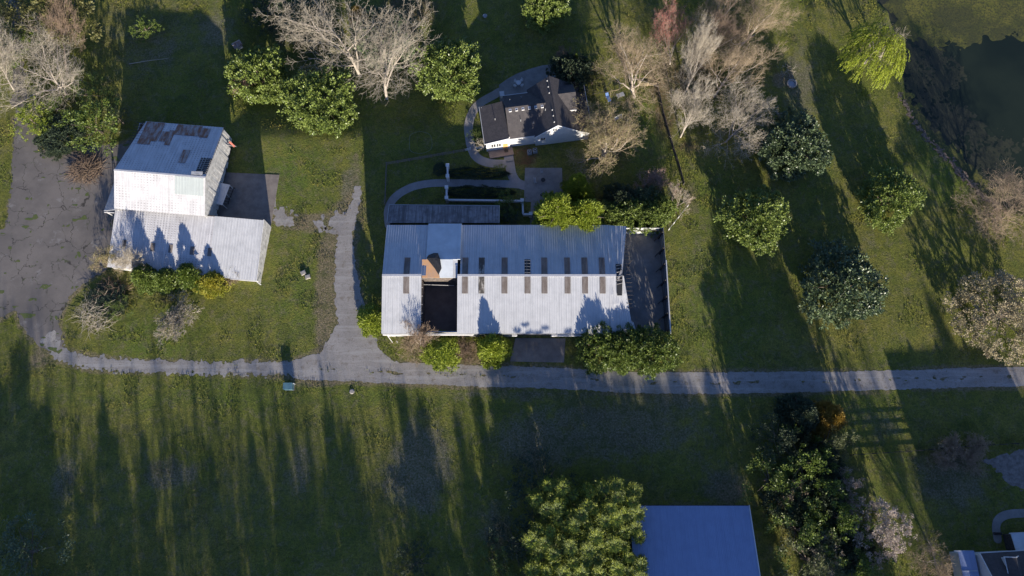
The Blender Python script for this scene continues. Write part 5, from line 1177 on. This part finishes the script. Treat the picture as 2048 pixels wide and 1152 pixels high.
# patio set
def chair(px, py, rz, mat, lab, grp):
    t = thing('patio_chair', lab, 'chair', tuple(P(px,py)+Vector((0,0,.08))), rz, grp)
    MB().box(-.27,.27,-.27,.27,.4,.45).build('seat', M[mat], t)
    m = MB()
    for k in range(5): m.box(-.25+k*.115,-.2+k*.115,.22,.27,.45,.95)
    m.box(-.27,.27,.215,.275,.92,.98).build('backrest', M[mat], t)
    for x_ in (-.23,.23):
        for y_ in (-.23,.23): MB().box(x_-.025,x_+.025,y_-.025,y_+.025,0,.4).build('leg', M[mat], t)
        MB().box(x_-.03,x_+.03,-.25,.25,.62,.66).build('armrest', M[mat], t)
WG = 'white chairs round the patio table'
t = thing('patio_table', 'round white patio table on the farmhouse\'s back patio', 'table', tuple(P(1037,169)+Vector((0,0,.08))))
MB().tube((0,0,.7),(0,0,.74),.55,.55,20).build('tabletop', M['white'], t); MB().tube((0,0,0),(0,0,.7),.05).build('stem', M['white'], t); MB().tube((0,0,0),(0,0,.04),.3,.3,12).build('foot', M['white'], t)
for i, (x, y, rz, l) in enumerate(((1031,165,1.0,'white patio chair at the upper left of the round table'),(1043,163,-.7,'white patio chair at the upper right of the round table'),(1030,174,2.4,'white patio chair at the lower left of the round table'),(1044,173,-2.3,'white patio chair at the lower right of the round table'))): chair(x, y, rz, 'white', l, WG)
SG = 'grey chairs on the square patio'
chair(1083,345,.2,'greymetal','grey patio chair above the dark fire bowl',SG); chair(1069,360,1.6,'greymetal','grey patio chair left of the dark fire bowl',SG); chair(1070,366,2.0,'greymetal','grey patio chair below its twin, left of the fire bowl',SG)
t = thing('fire_bowl', 'dark round fire bowl among the grey patio chairs', 'fire bowl', tuple(P(1086,362)+Vector((0,0,.08))))
MB().tube((0,0,.25),(0,0,.5),.25,.48,16).build('bowl', M['black'], t)
for k in range(3): a = k*2.09; MB().tube((math.cos(a)*.4,math.sin(a)*.4,0),(math.cos(a)*.25,math.sin(a)*.25,.35),.03).build('leg', M['black'], t)
t = thing('barbecue_grill', 'black kettle grill at the lower edge of the square patio', 'grill', tuple(P(1083,393)+Vector((0,0,.08))))
MB().tube((0,0,.55),(0,0,.8),.2,.33,14).tube((0,0,.8),(0,0,1.02),.33,.1,14).build('kettle', M['black'], t); MB().tube((0,0,1.02),(0,0,1.08),.05).build('handle', M['greymetal'], t)
for k in range(3): a = k*2.09; MB().tube((math.cos(a)*.32,math.sin(a)*.32,0),(math.cos(a)*.15,math.sin(a)*.15,.6),.02).build('leg', M['black'], t)
t = thing('storage_box', 'small white box at the patio corner behind the dark west wing roof', 'box', tuple(P(1004,192)+Vector((0,0,.08))), .1)
MB().box(-.45,.45,-.55,.55,0,.8).build('body', M['white'], t); MB().box(-.5,.5,-.6,.6,.8,.88).build('lid', M['white'], t)
t = thing('folded_lounger', 'blue folding lounger under the bare tree right of the farmhouse', 'lounger', tuple(P(1216,197)), .35)
MB().box(-.35,.35,-.9,.5,.3,.36).build('seat', M['bluecloth'], t); MB().beam((0,.5,.33),(0,1.0,.8),.7,.05,(0,-1,1)).build('backrest', M['bluecloth'], t)
for x_ in (-.3,.3):
    for y_ in (-.8,.4): MB().box(x_-.03,x_+.03,y_-.03,y_+.03,0,.3).build('leg', M['greymetal'], t)
t = thing('swing_seat', 'pale blue slatted seat under the yellow budding tree', 'seat', tuple(P(1236,238)), .4)
MB().box(-.9,.9,-.3,.3,.4,.46).build('seat', M['bluecloth'], t); MB().box(-.9,.9,.26,.32,.46,1.0).build('backrest', M['membrane'], t)
for x_ in (-.8,.8): MB().box(x_-.04,x_+.04,-.25,.3,0,.4).build('leg', M['greymetal'], t)
t = thing('covered_table', 'pale covered table on the lawn beside the wide bare tree', 'table', tuple(P(1240,193)), .4)
MB().box(-.8,.8,-.45,.45,.68,.74).build('tabletop', M['greymetal'], t)
for x_ in (-.7,.7):
    for y_ in (-.35,.35): MB().box(x_-.03,x_+.03,y_-.03,y_+.03,0,.68).build('leg', M['greymetal'], t)
# utility cabinet
t = thing('utility_cabinet', 'blue green metal utility cabinet at the lower verge of the gravel road', 'cabinet', tuple(P(580,774)))
MB().box(-.8,.8,-.6,.6,.12,1.5).build('body', M['bluegreen'], t); MB().box(-.9,.9,-.7,.7,0,.12).build('plinth', M['conc'], t); MB().box(-.84,.84,-.64,.64,1.5,1.56).build('lid', M['bluegreen'], t)
for x_ in (-.4,.4): MB().box(x_-.36,x_+.36,-.63,-.605,.2,1.4).build('door', M['bluegreen'], t)
t = thing('white_bollard', 'small white post standing right of the utility cabinet', 'post', tuple(P(590,768)))
MB().tube((0,0,0),(0,0,1.0),.09,.08,8).build('shaft', M['white'], t); MB().tube((0,0,1.0),(0,0,1.06),.11,.05,8).build('cap', M['white'], t)
t = thing('white_bollard', 'small white post below the barn\'s lower left corner', 'post', tuple(P(795,684)))
MB().tube((0,0,0),(0,0,.7),.1,.1,8).build('shaft', M['white'], t); MB().tube((0,0,.7),(0,0,.78),.12,.06,8).build('cap', M['white'], t)
t = thing('white_basin', 'small round white basin alone on the dark upper lawn', 'basin', tuple(P(970,33)))
MB().tube((0,0,0),(0,0,.3),.38,.5,14,False).build('rim', M['white'], t); MB().tube((0,0,.1),(0,0,.14),.4,.4,14).build('bottom', M['greymetal'], t)
# garden hose ring
hp = [(819,290),(820,272),(830,265),(846,264),(860,270),(864,284),(862,298),(848,306),(830,306),(820,300),(819,290)]
hw = smooth_line([tuple(P(*p)[:2]) for p in hp], 4); m = MB()
for a, b_ in zip(hw[:-1], hw[1:]): m.tube((a[0],a[1],float(gz(a[0],a[1]))+.05),(b_[0],b_[1],float(gz(b_[0],b_[1]))+.05),.045,.045,5,False)
tagp(m.build('garden_hose', M['olivehose']), 'thin pale hose laid in a rounded square on the garden lawn', 'hose')
m = MB(); a = P(258,128,.15); b_ = P(335,117,.15); m.tube(a, a.lerp(b_,.5)+Vector((0,.15,0)), .09, .07, 6).tube(a.lerp(b_,.5)+Vector((0,.15,0)), b_, .07, .04, 6)
tagp(m.build('fallen_pole', M['twig_pale']), 'long thin fallen pole lying in the shaded upper left meadow', 'pole')
for i, (x, y, h, l) in enumerate(((217,340,8,'thin pole beside the hay barn, left of two'),(238,335,8,'thin pole beside the hay barn, right of two'))):
    pass
rock('field_stone','flat pale stone at the lower road verge right of the cabinet','stone',704,783,.5,'stone',6,.2)
# ragged grass along edges and across the meadows
rgn = np.random.default_rng(5); N = 420000
gx = rgn.uniform(-118, 120, N); gy = rgn.uniform(-58, 72, N); gx, gy = gx[np.abs(gx) < 97+.35*(gy+58)*.55], gy[np.abs(gx) < 97+.35*(gy+58)*.55]
dn = .55*vnoise(gx*.12, gy*.12, 3)+.45*vnoise(gx*.9, gy*.9, 4)
inb = ((gx > -25) & (gx < 30.6) & (gy > -10.6) & (gy < 17)) | (dn < .22)
wx_, wy_ = gx-wb.location.x, gy-wb.location.y; inb |= (wx_ > -23) & (wx_ < 13) & (wy_ > -15.5) & (wy_ < 20)
inb |= (gx > 20) & (gx < 43) & (gy < -40); gx, gy = gx[~inb], gy[~inb]
hw_, hv_ = gx-hs.location.x, gy-hs.location.y
def off_(f, m): return (f(gx, gy) < m)
bad = off_(lambda X, Y: poly_sdf(X, Y, asp), -.3) | off_(pond_d, .4) | off_(lambda X, Y: line_sdf(X, Y, walk, [1.9]*len(walk)), 0) | off_(lambda X, Y: line_sdf(X, Y, w2, [1.7]*len(w2)), 0) | off_(lambda X, Y: line_sdf(X, Y, w3, [2.0]*len(w3)), 0) | off_(lambda X, Y: poly_sdf(X, Y, q2), 0) | off_(lambda X, Y: line_sdf(X, Y, w4, [1.5]*len(w4)), 0)
for pl in ([(450,345),(425,437),(542,452),(559,350)], [(1031,676),(1020,723),(1128,725),(1131,677)], [(1050,336),(1048,404),(1126,404),(1124,336)], [(1062,404),(1060,450),(1085,450),(1086,404)], [(975,297),(980,318),(1028,310),(1024,293)], [(1965,920),(2010,905),(2100,895),(2200,920),(2150,990),(2040,980),(2000,950)]):
    pl = [tuple(P(*p)[:2]) for p in pl]; bad |= poly_sdf(gx, gy, pl) < .05
bad |= (hw_ > -12) & (hw_ < 11) & (hv_ > -1) & (hv_ < 13); bad |= (gx > 93) & (gy < -52)
gx, gy = gx[~bad], gy[~bad]; n_g = len(gx); rd = road_f(gx, gy); wd = line_sdf(gx, gy, west, ww)+fbm(gx*.5, gy*.5, 1, 4)*1.7; kp = (rd > -.5*rgn.random(n_g)**2) & (wd > -.8*rgn.random(n_g)); gx, gy = gx, gy; gx, gy = gx[kp], gy[kp]
n = len(gx); big_ = vnoise(gx*.3, gy*.3, 8); hgt = rgn.uniform(.07, .17, n)*(1+.9*(big_ > .62)); pos = np.stack([gx, gy, gz(gx, gy)-.02], 1)
dd = rgn.normal(size=(n, 3))*.6+np.array([0, 0, 1.0]); dd[:, 2] = np.abs(dd[:, 2])+.1
gv = leaves(pos, dd, rgn.normal(size=(n, 3)), hgt, hgt*.42, rgn)
b = NB('grass_blade'); g_ = b.n('ShaderNodeNewGeometry'); lo_ = b.noise(.05, 6, .65); md = b.noise(.3, 5, .7); rnd = g_.outputs['Random Per Island']
x = b.mix(b.ramp(lo_, .38, .62), (.24,.28,.04), (.35,.31,.075)); x = b.mix(b.ramp(md, .42, .62, 0, .8), x, (.15,.22,.03))
for k_, c_ in (('GRASSTAN', (.25,.2,.12)),): x = b.mix(b.ramp(rnd, .72, .95, 0, .75), x, c_)
ta = b.attr('dryness').outputs['Fac']; x = b.mix(b.ramp(ta, .1, .9), x, b.mix(rnd, (.24,.2,.14), (.14,.115,.07)))
b.fin(x, .8, spec=.1); t_ = b.n('ShaderNodeBsdfTranslucent'); b.l(x, t_.inputs[0]); ms = b.n('ShaderNodeMixShader'); ms.inputs[0].default_value = .3
b.l(b.p.outputs[0], ms.inputs[1]); b.l(t_.outputs[0], ms.inputs[2]); b.l(ms.outputs[0], b.out.inputs[0])
gmesh = mesh_arrays('grass_tufts', *gv, b.m)
dry = np.zeros(n)
for k_ in ('straw', 'tan', 'litter', 'soil'):
    for (cx, cy, rx, ry, s_) in PAINT[k_]:
        c = P(cx, cy); ax = P(cx+rx, cy).x-c.x; ay = P(cx, cy-ry).y-c.y; dry = np.maximum(dry, s_*np.exp(-.9*(((gx-c.x)/ax)**2+((gy-c.y)/ay)**2)))
dry = np.clip((dry+.55*(vnoise(gx*.8, gy*.8, 61)-.5)+.4*(vnoise(gx*.25, gy*.25, 62)-.5)-.3)*2.2, 0, 1)
at = gmesh.attributes.new('dryness', 'FLOAT', 'POINT'); at.data.foreach_set('value', np.repeat(dry, 4).astype(np.float32))
at_ = gm.attributes['tan']; buf = np.zeros(len(gm.vertices), dtype=np.float32); at_.data.foreach_get('value', buf)
msk = (np.abs(GX) < 140) & (np.abs(GY) < 75); dmin = np.full(GX.shape, 9.0)
xs_, ys_ = GX[msk], GY[msk]; dmin[msk] = np.minimum(np.minimum(np.abs(road_f(xs_, ys_)), np.abs(line_sdf(xs_, ys_, west, ww))), np.abs(poly_sdf(xs_, ys_, asp)))
edge_ = .8*np.exp(-(dmin/1.1)**2)*np.clip(.45+vnoise(GX*.16, GY*.16, 71), 0, 1); buf = np.maximum(buf, edge_.ravel().astype(np.float32)); at_.data.foreach_set('value', buf)
tagp(link('grass_tufts', gmesh), 'short rough grass covering the meadows and verges', 'grass', None, 'stuff')
